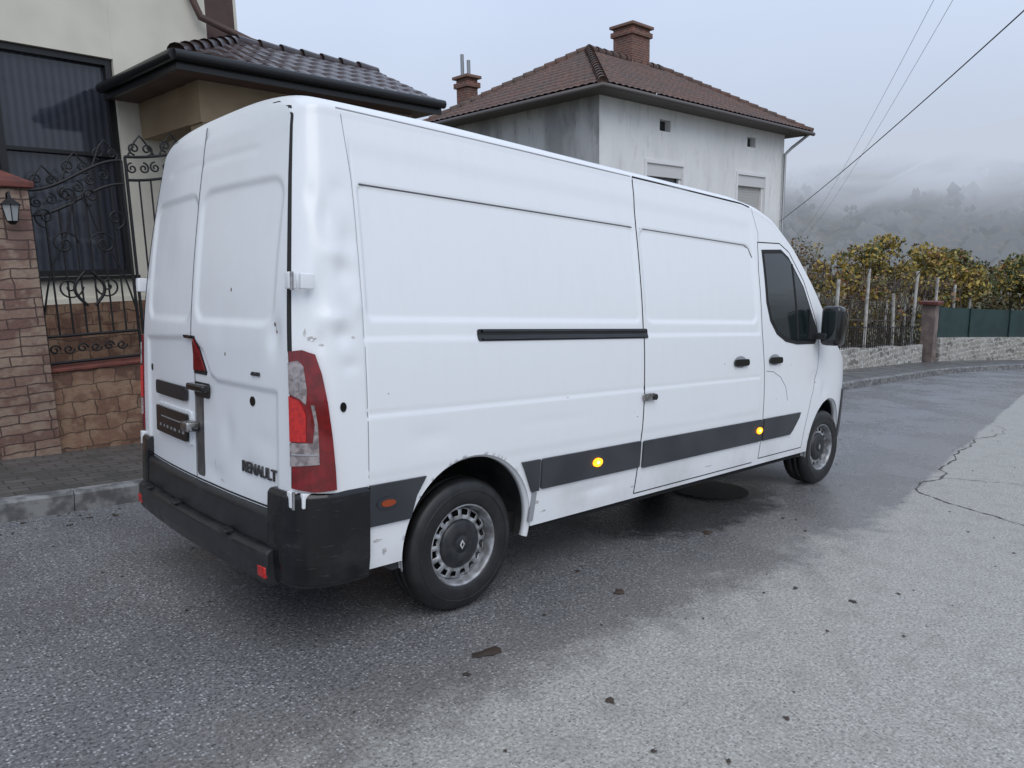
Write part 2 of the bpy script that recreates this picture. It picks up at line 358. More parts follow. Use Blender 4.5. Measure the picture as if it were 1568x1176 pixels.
for (wx,wz,sg) in wheels:
    we=empty('wheel'); we.parent=van; we.location=(wx,sg*.86,wz); we.rotation_euler=(0,0,rad(-3) if wx>5 else 0)
    if sg>0: we.rotation_euler=(0,0,math.pi)
    tp=[(.205,.10),(.215,.112),(.235,.118),(.27,.122),(.30,.118),(.325,.108),(.338,.095),(.344,.075),(.3455,.05),(.338,.048),(.338,.04),(.3455,.038),(.346,.0),(.338,-.002),(.338,-.01),(.3455,-.012),(.344,-.06),(.335,-.09),(.30,-.11),(.22,-.11)]
    lathe('tyre',tp,(0,0,0),72,TYRE,we)
    lathe('sidewall_ring',[(.283,.1215),(.286,.1245),(.290,.1205)],(0,0,0),64,TYRE,we)
    rp=[(.216,.108),(.210,.112),(.203,.106),(.198,.085),(.190,.05),(.185,.03)]
    lathe('rim_edge',rp,(0,0,0),64,RIM,we)
    nseg=128; rs=[.190,.184,.178,.148,.142,.125,.105,.09]; dp=[.045,.055,.062,.066,.068,.066,.062,.062]
    V=[];F=[]
    for i in range(nseg):
        a=2*math.pi*i/nseg
        for r,d in zip(rs,dp):
            wv=.006*math.cos(a*16) if .14<r<.186 else 0
            V.append((r*math.cos(a),-(d+wv),r*math.sin(a)))
    for i in range(nseg):
        j=(i+1)%nseg
        for kk in range(len(rs)-1):
            ph=i%8
            if kk==2 and ph in (1,2,3,4,5): continue
            F.append((i*8+kk,i*8+kk+1,j*8+kk+1,j*8+kk))
    o=obj('wheel_disc',V,F,[RIM],True,None,we)
    md=o.modifiers.new('s','SOLIDIFY'); md.thickness=.006; md.offset=0
    lathe('drum',[(.0,.02),(.19,.02),(.19,-.08)],(0,0,0),40,DRK,we)
    lathe('hub_cap',[(.128,.055),(.128,.074),(.116,.086),(.085,.089),(.05,.091),(.046,.088),(.04,.094),(0.0,.095)],(0,0,0),48,HUB,we)
    V=[(0,-.097,.026),(.017,-.097,0),(0,-.097,-.026),(-.017,-.097,0),(0,-.0985,.013),(.008,-.0985,0),(0,-.0985,-.013),(-.008,-.0985,0)]
    obj('badge',V,[(0,1,5,4),(1,2,6,5),(2,3,7,6),(3,0,4,7)],[mat('badge_grey',(.5,.5,.5),.4)],False,None,we)
box('underbody',.5,5.9,-.88,.88,.30,.42,DRK,van,.02)
box('sill_inner_r',1.5,4.9,-.98,-.90,.33,.42,DRK,van); 
tube('exhaust',[(.5,.3,.3),(2.5,.3,.28)],.04,CHR,van); tube('rear_axle',[(1.024,-.8,.33),(1.024,.8,.33)],.05,DRK,van)
patch('sill_bracket',[(1.44,.40),(1.475,.40),(1.49,.56),(1.455,.57)],S,.006,GRY)
# ---- rear bumper
def sweep(name,prof,m,a0=0,a1=1):
    n=90
    pts=[(.405,-1.037),(.30,-1.035),(.21,-1.020),(.145,-.995),(.105,-.955),(.085,-.90),(.075,-.83),(.065,-.7),(.055,-.5),(.045,-.25),(.042,0)]
    pts=pts+[(x,-y) for x,y in pts[:-1][::-1]]
    L=[0]
    for a,b in zip(pts[:-1],pts[1:]): L.append(L[-1]+math.hypot(b[0]-a[0],b[1]-a[1]))
    tt=np.linspace(a0*L[-1],a1*L[-1],n); px=np.interp(tt,L,[p[0] for p in pts]); py=np.interp(tt,L,[p[1] for p in pts])
    for _ in range(3):
        px[1:-1]=(px[:-2]+2*px[1:-1]+px[2:])/4; py[1:-1]=(py[:-2]+2*py[1:-1]+py[2:])/4
    tx=np.gradient(px); ty=np.gradient(py); l=np.hypot(tx,ty); nx_=-(ty/l); ny_=tx/l
    V=[];F=[];kk=len(prof)
    for i in range(n):
        for d,z in prof: V.append((px[i]+nx_[i]*d,py[i]+ny_[i]*d,z))
    for i in range(n-1):
        for j in range(kk-1): F.append((i*kk+j,i*kk+j+1,(i+1)*kk+j+1,(i+1)*kk+j))
    F.append(tuple(range(kk))); F.append(tuple((n-1)*kk+j for j in range(kk))[::-1])
    o=obj(name,V,F,[m],False,None,van); fixn(o)
    md=o.modifiers.new('b','BEVEL'); md.width=.008; md.segments=2; md.limit_method='ANGLE'
    return o
def scratched(name,base,rough):
    m=bpy.data.materials.new(name); nt,b=nodes(m); tc=N(nt,'ShaderNodeTexCoord').outputs['Object']
    mp=N(nt,'ShaderNodeMapping'); mp.inputs['Scale'].default_value=(3,3,26); nt.links.new(tc,mp.inputs[0])
    s1=smooth(nt,noise(nt,mp.outputs[0],3.0,4,.75),.60,.76); s2=smooth(nt,noise(nt,tc,4,3,.6),.40,.7)
    c=mixc(nt,mth(nt,'MULTIPLY',s2,.5),base,tuple(v+.025 for v in base)); c=mixc(nt,mth(nt,'MULTIPLY',s1,.5),c,(.11,.11,.11))
    nt.links.new(c,b.inputs['Base Color']); nt.links.new(smooth(nt,s2,0,1,rough,rough+.2),b.inputs['Roughness']); return m
CP=[(-.04,.765),(.006,.762),(.018,.745),(.022,.60),(.022,.45),(.012,.36),(-.02,.335),(-.06,.335)]
sweep('bumper_corner_r',CP,scratched('corner_plastic',(.004,.004,.005),.14),0,.195)
sweep('bumper_corner_l',CP,GLB,.805,1)
sweep('bumper_upper',[(-.10,.655),(.0,.65),(.012,.63),(.014,.50),(-.02,.49),(-.10,.49)],scratched('bumper_upper_plastic',(.014,.015,.017),.35),.19,.81)
sweep('bumper_bar',[(-.10,.505),(.035,.50),(.055,.485),(.058,.40),(.045,.345),(.01,.33),(-.10,.33)],scratched('bumper_bar_plastic',(.012,.013,.015),.3),.175,.825)
box('bumper_fill',.12,.45,-.9,.9,.36,.62,DRK,van)
for yy in (-.45,.2,.62): box('bumper_step_clip',-.012,.03,yy-.04,yy+.04,.496,.512,BLK,van,.005)
REDL=mat('lamp_red',(.20,.004,.008),.10,spec=.8,col2=(.13,.003,.005),scale=20)
REDB=mat('lamp_red_bright',(.55,.012,.010),.12,spec=.8,col2=(.38,.008,.008),scale=60)
CLR=mat('lamp_clear',(.40,.35,.35),.12,metal=.3,spec=.8,col2=(.18,.15,.15),scale=35)
for yy in (-.80,.80):
    box('bumper_reflector',.012,.030,yy-.035,yy+.035,.375,.425,REDB,van,.006)
for fn,nm in ((S,'right'),(SL,'left')):
    def px_(name,poly,off,m): return patch(name+'_'+nm,poly,fn,off,m,.03,.016)
    px_('tail_lamp',[(.0,.785),(.0,1.36),(.06,1.368),(.115,1.35),(.142,1.27),(.165,1.15),(.185,1.0),(.20,.85),(.205,.775),(.10,.77)],.018,REDL)
    px_('lamp_top_clear',[(.006,1.185),(.006,1.315),(.045,1.325),(.065,1.30),(.076,1.2),(.07,1.14),(.045,1.165)],.022,CLR)
    px_('lamp_brake',[(.004,.985),(.004,1.175),(.045,1.155),(.068,1.10),(.068,.985)],.023,REDB)
    px_('lamp_low_clear',[(.004,.88),(.004,.98),(.095,.98),(.104,1.06),(.09,1.14),(.105,1.14),(.118,1.05),(.122,.89)],.022,CLR)
    strip('lamp_rib_'+nm,[(.01,.93),(.115,.93)],.006,fn,.025,GRY)
    strip('lamp_edge_'+nm,[(.004,.79),(.004,1.36)],.008,fn,.0185,DRK)
    for xx in (.03,.05): strip('lamp_facet_'+nm,[(xx,1.19),(xx,1.30)],.003,fn,.0235,GRY)
for z in (1.655,.735):
    box('hinge_bracket',.078,.112,-.955,-.915,z-.035,z+.035,PAINT,van,.006)
    box('hinge_plate',.11,.17,-.998,-.972,z-.035,z+.03,PAINT,van,.006)
    tube('hinge_pin',[(.088,-.958,z-.04),(.088,-.958,z+.035)],.008,CHR,van)
    box('hinge_bracket_l',.078,.13,.93,.975,z-.04,z+.04,PAINT,van,.006)
Rp=RP
def rpatch(name,poly,off,m,**k): return patch(name,poly,Rp,off,m,.08,**k)
strip('door_split',[(.045,2.43),(.045,1.9),(.045,1.40),(.03,1.2),(.03,.64)],.009,Rp,.0015,GRY)
strip('door_split_core',[(.045,2.43),(.045,1.9),(.045,1.40),(.03,1.2),(.03,.64)],.004,Rp,.0025,GAP)
strip('door_bottom_line',[(-.88,.66),(.88,.66)],.008,Rp,.0015,GAP)
rpatch('brake_lamp_frame',[(.035,1.20),(.035,1.39),(.0,1.39),(-.13,1.215),(-.12,1.20)],.004,GAP)
rpatch('high_brake_lamp',[(.028,1.215),(.028,1.375),(.0,1.375),(-.115,1.222)],.010,REDL)
rpatch('small_black_stop',rr(.03,.12,1.375,1.392,.006),.014,GLB)
rpatch('lock_recess',rr(-.075,.02,.68,1.10,.02),.002,mat('lock_steel',(.10,.10,.105),.4,.5,col2=(.2,.19,.18),scale=9))
rpatch('handle_cup',rr(-.16,.03,1.085,1.16,.02),.006,BLK)
box('door_handle',.012,.052,-.18,.03,1.12,1.155,GLB,van,.012)
rpatch('plate_lamp_bar',rr(.12,.62,1.045,1.12,.02),.02,BLK)
rpatch('plate_recess',rr(.08,.62,.815,.995,.015),.010,PAINT)
rpatch('number_plate',rr(.10,.60,.835,.98,.012),.026,mat('plate_black',(.012,.012,.014),.28))
for i,wd in enumerate((.05,.03,.06,.04,.05,.03,.05)): rpatch('plate_glyph',rr(.13+.062*i,.13+.062*i+wd*.6,.87,.885,.002,2),.0272,mat('glyph',(.22,.22,.22),.5),skirt=.001)
rpatch('plate_glyph',rr(.16,.50,.925,.932,.002,2),.0272,mat('glyph',(.22,.22,.22),.5),skirt=.001)
tube('lock_rod',[(.05,.11,.93),(.015,.06,.93),(.01,0,.925),(.05,-.03,.92)],.013,BLK,van)
box('lock_body',-.005,.06,-.02,.07,.905,.955,CHR,van,.01)
disc('door_key_hole',-.60,1.12,.022,.022,Rp,.004,GLB); disc('door_key_hole.001',.76,1.18,.016,.02,Rp,.004,GLB)
for (yy,zz) in ((-.38,1.62),(-.79,1.47),(-.80,1.44),(-.36,1.32)): disc('paint_chip',yy,zz,.005,.009,Rp,.001,RST,skirt=.001)
for (cx,cz,rx,rz) in ((-.80,1.45,.006,.03),(-.28,.70,.03,.006),(-.2,.76,.004,.03)): blob(cx,cz,rx,rz,Rp,SCF)
def text(s,y,z,size,m):
    cu=bpy.data.curves.new('lettering','FONT'); cu.body=s; cu.size=size; cu.extrude=.003; cu.offset=.0012
    cu.materials.append(m); o=bpy.data.objects.new('lettering',cu); scene.collection.objects.link(o); o.parent=van
    xa=RP(y,z)[0]; xb=RP(y-.28,z)[0]; an=math.atan2(xb-xa,.28)
    M=Matrix([[0,0,-1,xa-.006],[-1,0,0,y],[0,1,0,z],[0,0,0,1]])
    o.matrix_local=M@Matrix.Rotation(an,4,'Y'); return o
text('RENAULT',-.49,.785,.072,mat('letter_grey',(.08,.08,.085),.3,.5)); text('dCi 150',-.62,1.24,.022,mat('letter_grey',(.1,.1,.11),.3))
# ---- front side parts
wf=[(4.13,2.06),(4.46,2.085),(4.58,2.03),(4.80,1.80),(4.97,1.50),(5.01,1.38),(4.95,1.335),(4.62,1.335),(4.42,1.36),(4.27,1.42),(4.17,1.52),(4.125,1.66)]
cx_,cz_=4.52,1.7
patch('side_window_frame',[(cx_+(a-cx_)*1.03,cz_+(b-cz_)*1.04) for a,b in wf],S,.0035,GAP)
patch('side_window',[(cx_+(a-cx_)*.965,cz_+(b-cz_)*.955) for a,b in wf],S,.006,GLASS,skirt=.002)
strip('window_divider',[(4.62,1.99),(4.63,1.36)],.022,S,.010,GAP)
patch('mirror_base',[(4.82,1.36),(4.86,1.62),(4.97,1.47),(5.0,1.36)],S,.02,BLK)
patch('slide_handle',rr(3.57,3.78,1.175,1.225,.022),S,.02,GLB); disc('slide_handle_cup',3.67,1.205,.09,.045,S,.003,GRY)
patch('front_handle',rr(4.12,4.33,1.175,1.225,.022),S,.02,GLB); disc('front_handle_cup',4.22,1.205,.09,.045,S,.003,GRY)
patch('slide_latch',rr(2.425,2.545,1.0,1.045,.015),S,.022,CHR); disc('latch_knob',2.54,1.02,.02,.02,S,.03,GLB)
disc('fuel_lock',.255,1.125,.018,.021,S,.004,GLB)
box('mirror_arm',4.92,5.02,-1.14,-.98,1.36,1.42,BLK,van,.02)
box('mirror_head',4.93,5.09,-1.24,-1.07,1.31,1.65,GLB,van,.05)
box('mirror_glass',4.925,4.935,-1.215,-1.095,1.36,1.61,GLASS,van,.004)
patch('front_bumper_side',[(5.76,.40),(5.80,.60),(5.86,.86),(6.0,.88),(6.19,.88),(6.19,.38)],S,.014,BLK)
o=cap('front_bumper_face',nx-1,1,.085,None,.37); o.data.materials[0]=BLK

# ================================================================== GROUND + ROAD
def road_mat():
    m=bpy.data.materials.new('wet_road'); nt,b=nodes(m)
    tc=N(nt,'ShaderNodeTexCoord').outputs['Object']
    sp=N(nt,'ShaderNodeSeparateXYZ'); nt.links.new(tc,sp.inputs[0])
    nb=noise(nt,tc,.9,4,.6); nm=noise(nt,tc,5,4,.65); nf=noise(nt,tc,62,3,.7)
    v=N(nt,'ShaderNodeTexVoronoi'); v.inputs['Scale'].default_value=75; nt.links.new(tc,v.inputs['Vector'])
    vcol=N(nt,'ShaderNodeSeparateColor'); nt.links.new(v.outputs['Color'],vcol.inputs[0])
    vd=smooth(nt,v.outputs['Distance'],.5,.25)
    stone=mth(nt,'MULTIPLY',smooth(nt,vcol.outputs[0],.6,.85),vd)
    dark=mth(nt,'MULTIPLY',smooth(nt,vcol.outputs[1],.6,.9),vd)
    far=smooth(nt,sp.outputs[0],4.0,6.2)
    amp=mth(nt,'SUBTRACT',1.0,mth(nt,'MULTIPLY',far,.88))
    wob=mth(nt,'ADD',mth(nt,'MULTIPLY',mth(nt,'SUBTRACT',nb,.5),1.2),mth(nt,'MULTIPLY',mth(nt,'SUBTRACT',nm,.5),.6))
    bl=mth(nt,'ADD',sp.outputs[1],mth(nt,'MULTIPLY',wob,amp))
    bl=mth(nt,'SUBTRACT',bl,mth(nt,'MULTIPLY',mth(nt,'MAXIMUM',mth(nt,'SUBTRACT',sp.outputs[0],5.0),0),.12))
    bk=mth(nt,'MULTIPLY',mth(nt,'ADD',bl,1.75),mth(nt,'ADD',1.0,mth(nt,'MULTIPLY',far,6.0)))
    pale=smooth(nt,bk,.22,-.22)
    damp=smooth(nt,nb,.36,.64)
    a1=mixc(nt,smooth(nt,nf,.25,.75),(.055,.056,.060),(.30,.30,.305)); a1=mixc(nt,mth(nt,'MULTIPLY',stone,.85),a1,(.60,.60,.60)); a1=mixc(nt,mth(nt,'MULTIPLY',dark,.85),a1,(.022,.022,.024))
    a1=mixc(nt,mth(nt,'MULTIPLY',damp,.25),a1,(.065,.065,.07))
    a1=mixc(nt,mth(nt,'MULTIPLY',smooth(nt,bl,-.8,-1.6),.38),a1,(.17,.145,.115))
    c1=mixc(nt,smooth(nt,nf,.25,.75),(.19,.180,.158),(.49,.470,.425)); c1=mixc(nt,mth(nt,'MULTIPLY',stone,.6),c1,(.62,.61,.57)); c1=mixc(nt,mth(nt,'MULTIPLY',dark,.75),c1,(.09,.084,.074))
    c1=mixc(nt,mth(nt,'MULTIPLY',smooth(nt,nm,.45,.7),.34),c1,(.20,.186,.155))
    ang=mixc(nt,pale,a1,c1)
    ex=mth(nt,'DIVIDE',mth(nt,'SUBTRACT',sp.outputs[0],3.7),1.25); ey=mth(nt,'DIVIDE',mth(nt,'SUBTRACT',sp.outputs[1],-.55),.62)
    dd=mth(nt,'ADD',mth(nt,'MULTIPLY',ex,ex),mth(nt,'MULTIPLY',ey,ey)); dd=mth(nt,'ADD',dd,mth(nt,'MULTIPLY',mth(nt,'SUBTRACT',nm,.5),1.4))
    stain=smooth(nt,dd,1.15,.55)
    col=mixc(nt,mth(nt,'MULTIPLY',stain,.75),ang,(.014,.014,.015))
    nt.links.new(col,b.inputs['Base Color'])
    wet=smooth(nt,nb,.34,.60,.34,.17); rw=mth(nt,'ADD',wet,mth(nt,'MULTIPLY',nf,.10))
    rw=mth(nt,'SUBTRACT',rw,mth(nt,'MULTIPLY',stain,.08))
    rmix=N(nt,'ShaderNodeMix'); nt.links.new(pale,rmix.inputs[0]); nt.links.new(rw,rmix.inputs[2]); rmix.inputs[3].default_value=.5
    nt.links.new(rmix.outputs[0],b.inputs['Roughness'])
    bump(nt,b,nf,.55,.006)
    return m
def sheet(name,xs,ys,zf,m,matrix=None):
    V=[(x,y,zf(x,y)) for x in xs for y in ys]; ny=len(ys)
    F=[(i*ny+j,(i+1)*ny+j,(i+1)*ny+j+1,i*ny+j+1) for i in range(len(xs)-1) for j in range(ny-1)]
    return obj(name,V,F,[m],True,None,None,matrix)
GRD=mat('earth_grass',(.07,.075,.035),.95,col2=(.12,.10,.06),scale=.6)
xs=[-700,-300,-120,-60,-25,-10,0,10,20,30,42,60,90,150,300,700]; ys=[-700,-300,-100,-40,-20,-9,-4,0,4,9,20,40,100,300,700]
sheet('ground',xs,ys,lambda x,y:float(hg(x,y))-.03,GRD)
ROAD=road_mat()
def kerb_y(x): return 2.27+ .015*max(0,min(x,21)) - (.02*(x-21)**2 if x>21 else 0)
xr_=list(np.arange(-26,41,1.0))
V=[];F=[]
for x in xr_: V+=[(x,-9,0.),(x,-5,0.),(x,-2.5,0),(x,0,0),(x,kerb_y(x),0)]
for i in range(len(xr_)-1):
    for j in range(4): F.append((i*5+j,(i+1)*5+j,(i+1)*5+j+1,i*5+j+1))
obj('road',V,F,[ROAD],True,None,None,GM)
def crackline(pts,w0,V,F):
    P=[np.array(p,float) for p in pts]
    for _ in range(4):
        Q=[]
        for a,b_ in zip(P[:-1],P[1:]):
            mvec=(a+b_)/2+rng.normal(size=2)*np.linalg.norm(b_-a)*.06; Q+=[a,mvec]
        Q.append(P[-1]); P=Q
    k0=len(V)
    for i,p in enumerate(P):
        t=P[min(i+1,len(P)-1)]-P[max(i-1,0)]; t/=np.linalg.norm(t)+1e-9; n=np.array([-t[1],t[0]]); w_=w0*rng.uniform(.2,1.3)*min(1,3*(1-i/len(P))+.15)
        V+=[(p[0]+n[0]*w_,p[1]+n[1]*w_,.004),(p[0]-n[0]*w_,p[1]-n[1]*w_,.004)]
    for i in range(len(P)-1): F.append((k0+2*i,k0+2*i+1,k0+2*i+3,k0+2*i+2))
V=[];F=[]
crackline([(5.85,-1.66),(5.55,-2.0),(5.26,-2.59),(4.9,-3.2),(4.7,-4.0)],.009,V,F)
crackline([(5.85,-1.66),(6.3,-1.60),(7.2,-1.49),(8.36,-1.36),(9.6,-1.22),(11.5,-.98)],.010,V,F)
crackline([(6.6,-1.56),(6.9,-2.2),(6.7,-3.1)],.005,V,F)
obj('road_cracks',V,F,[mat('crack_dark',(.07,.063,.055),.8)],False,None,None,GM)
KRB=mat('kerb_concrete',(.24,.24,.235),.7,col2=(.10,.10,.10),scale=9,bscale=60,bstr=.3,bdist=.006)
def slab(name,x0,x1,off0,off1,z,m,step=1.0,gap=0):
    V=[];F=[]; xs=np.arange(x0,x1+.01,step)
    if not gap:
        for x in xs:
            k=kerb_y(x); V+=[(x,k+off0,-.05),(x,k+off0,z-.015),(x,k+off0+.015,z),(x,k+off1,z),(x,k+off1,-.05)]
        for i in range(len(xs)-1):
            for j in range(4): F.append((i*5+j,(i+1)*5+j,(i+1)*5+j+1,i*5+j+1))
    else:
        for xa in xs[:-1]:
            k0=len(V); dz=rng.normal()*.003
            for x in (xa+gap,xa+step-gap):
                k=kerb_y(x)+rng.normal()*.002; V+=[(x,k+off0,-.05),(x,k+off0,z-.02+dz),(x,k+off0+.02,z+dz),(x,k+off1,z+dz),(x,k+off1,-.05)]
            for j in range(4): F.append((k0+j,k0+5+j,k0+6+j,k0+1+j))
            F+=[(k0,k0+1,k0+2,k0+3,k0+4),(k0+9,k0+8,k0+7,k0+6,k0+5)]
    return obj(name,V,F,[m],False,None,None,GM)
slab('kerb',-26,40,0,.13,.15,KRB,1.0,.003)
def pave_mat():
    m=bpy.data.materials.new('pavers'); nt,b=nodes(m); tc=N(nt,'ShaderNodeTexCoord').outputs['Object']
    br=N(nt,'ShaderNodeTexBrick'); br.inputs['Scale'].default_value=1; br.inputs['Brick Width'].default_value=.22; br.inputs['Row Height'].default_value=.11
    br.inputs['Mortar Size'].default_value=.006; br.inputs['Color1'].default_value=(.085,.082,.078,1); br.inputs['Color2'].default_value=(.125,.12,.115,1); br.inputs['Mortar'].default_value=(.03,.03,.028,1)
    nt.links.new(tc,br.inputs['Vector'])
    n=noise(nt,tc,2,3,.6); c=mixc(nt,mth(nt,'MULTIPLY',smooth(nt,n,.4,.7),.6),br.outputs['Color'],(.05,.05,.04)); nt.links.new(c,b.inputs['Base Color'])
    nt.links.new(smooth(nt,n,.35,.65,.36,.6),b.inputs['Roughness']); return m
slab('sidewalk',-26,40,.134,1.9,.146,pave_mat())
V=[];F=[]
spots=[(.79,-1.41,.05),(1.83,-1.37,.045),(.89,-2.04,.035),(.6,-1.5,.02),(3.2,-1.1,.04),(1.9,-1.0,.02),(2.7,-2.3,.03)]
for i in range(260): spots.append((rng.uniform(-1,12),rng.uniform(-4.2,2.1),rng.uniform(.004,.016)))
for i in range(120): spots.append((rng.uniform(-3,3),rng.uniform(1.9,2.24),rng.uniform(.006,.02)))
for (x,y,s) in spots:
    k0=len(V); n=rng.integers(7,12); a0=rng.uniform(0,6); st_=rng.uniform(.6,1.5)
    V.append((x,y,.006+s*.12))
    for j in range(n):
        a=a0+2*math.pi*j/n; rr_=s*rng.uniform(.35,1.25); V.append((x+rr_*math.cos(a)*st_,y+rr_*math.sin(a)*.9,.0045))
    for j in range(n): F.append((k0,k0+1+j,k0+1+(j+1)%n))
obj('fallen_leaves',V,F,[mat('dead_leaf',(.055,.032,.02),.6,col2=(.03,.022,.016),scale=2)],False,None,None,GM)
k=28; obj('manhole_cover',[(4.35,-.42,.006)]+[(4.35+.34*math.cos(2*math.pi*i/k),-.42+.34*math.sin(2*math.pi*i/k),.006) for i in range(k)],[(0,1+i,1+(i+1)%k) for i in range(k)],[mat('cast_iron',(.03,.03,.03),.35,.3,bscale=40,bstr=.5)],False,None,None,GM)

# ================================================================== masonry helpers
def brick_mat(name,c1,c2,c3,mort,bw,bh,ms=.008,nscale=3,bstr=.6,wob=.02):
    m=bpy.data.materials.new(name); nt,b=nodes(m); tc=N(nt,'ShaderNodeTexCoord').outputs['Object']
    sp=N(nt,'ShaderNodeSeparateXYZ'); nt.links.new(tc,sp.inputs[0])
    wn=noise(nt,tc,6,1)
    u=mth(nt,'ADD',sp.outputs[0],sp.outputs[1]); u=mth(nt,'ADD',u,mth(nt,'MULTIPLY',wn,wob)); z=mth(nt,'ADD',sp.outputs[2],mth(nt,'MULTIPLY',wn,-wob))
    cb=N(nt,'ShaderNodeCombineXYZ'); nt.links.new(u,cb.inputs[0]); nt.links.new(z,cb.inputs[1])
    br=N(nt,'ShaderNodeTexBrick'); br.inputs['Scale'].default_value=1; br.inputs['Brick Width'].default_value=bw; br.inputs['Row Height'].default_value=bh
    br.inputs['Mortar Size'].default_value=ms; br.inputs['Mortar Smooth'].default_value=.3; br.inputs['Bias'].default_value=0
    br.squash=1.6; br.squash_frequency=3; br.offset=.37; br.offset_frequency=2
    br.inputs['Color1'].default_value=rgba(c1); br.inputs['Color2'].default_value=rgba(c2); br.inputs['Mortar'].default_value=rgba(mort)
    nt.links.new(cb.outputs[0],br.inputs['Vector'])
    n=noise(nt,tc,nscale,2,.6); n2=noise(nt,tc,30,2,.7)
    c=mixc(nt,mth(nt,'MULTIPLY',smooth(nt,n,.42,.6),.7),br.outputs['Color'],c3)
    c=mixc(nt,mth(nt,'MULTIPLY',n2,.5),c,mixc(nt,.55,c,(0,0,0))); c=mixc(nt,br.outputs['Fac'],c,mort)
    nt.links.new(c,b.inputs['Base Color']); b.inputs['Roughness'].default_value=.75
    bump(nt,b,mth(nt,'SUBTRACT',mth(nt,'MULTIPLY',n2,.5),br.outputs['Fac']),bstr,.015); return m
CLAD=brick_mat('stone_cladding',(.27,.15,.095),(.12,.058,.040),(.33,.22,.14),(.09,.055,.04),.19,.145,.005,6,.8,.09)
CLADP=brick_mat('pillar_cladding',(.27,.17,.13),(.16,.085,.068),(.36,.27,.20),(.08,.05,.04),.24,.085,.006,6,.9,.05)
IRON=mat('wrought_iron',(.015,.015,.016),.45,.3)
CAP=mat('red_cap',(.16,.045,.03),.6,col2=(.10,.03,.025),scale=8)
FA=rad(4); FM=Matrix.Translation((-.2,3.93,0))@Matrix.Rotation(FA,4,'Z')
low=empty('stone_garden_wall',FM)
def wallseg(x0,x1,zt=.78):
    box('wall_base',x0,x1,0,.30,-.9,zt,CLAD,low); box('wall_coping',x0,x1,-.02,.32,zt+.001,zt+.035,CAP,low,.008)
wallseg(-9,-.0); wallseg(.46,5.2)
for px0 in (-4.0,0.02,5.3):
    p=empty('stone_gate_pillar',FM)
    box('shaft',px0+.0,px0+.46,-.06,.40,-.9,2.42,CLADP,p,.008)
    box('cap_slab',px0-.04,px0+.50,-.10,.44,2.42,2.48,CAP,p,.01)
    Vp=[(px0-.02,-.08,2.48),(px0+.48,-.08,2.48),(px0+.48,.42,2.48),(px0-.02,.42,2.48),(px0+.23,.17,2.62)]
    obj('cap_pyramid',Vp,[(0,1,4),(1,2,4),(2,3,4),(3,0,4)],[CAP],False,None,p)
lan=empty('wall_lantern',FM); lx=.30; 
LG=mat('lantern_glass',(.35,.36,.35),.1,spec=.8)
def frust(name,x,y,z0,z1,r0,r1,m,par,n=6):
    V=[(x+r*math.cos(2*math.pi*i/n+.3),y+r*math.sin(2*math.pi*i/n+.3),z) for z,r in ((z0,r0),(z1,r1)) for i in range(n)]
    return obj(name,V,[(i,(i+1)%n,n+(i+1)%n,n+i) for i in range(n)]+[tuple(range(n))[::-1],tuple(range(n,2*n))],[m],False,None,par)
frust('glass',lx,-.19,2.13,2.26,.045,.07,LG,lan); frust('roof',lx,-.19,2.262,2.31,.09,.03,IRON,lan); frust('base',lx,-.19,2.10,2.13,.02,.05,IRON,lan); frust('finial',lx,-.19,2.31,2.35,.02,.008,IRON,lan)
tube('bracket',[(lx,-.06,2.20),(lx,-.12,2.36),(lx,-.19,2.37),(lx,-.19,2.33)],.008,IRON,lan); tube('bars',[[(lx+.045*math.cos(a),-.19+.045*math.sin(a),2.13),(lx+.072*math.cos(a),-.19+.072*math.sin(a),2.26)] for a in np.arange(6)*math.pi/3+.3],.004,IRON,lan)
def spiral(cx,cz,r,turns,a0,dr,y=.0,r_end=.012):
    n=int(20*turns); o=[]
    for i in range(n+1):
        t=i/n; a=a0+dr*turns*2*math.pi*t; rr2=r+(r_end-r)*t**.8; o.append((cx+rr2*math.cos(a),y,cz+rr2*math.sin(a)))
    return o
fen=empty('wrought_iron_fence',FM)
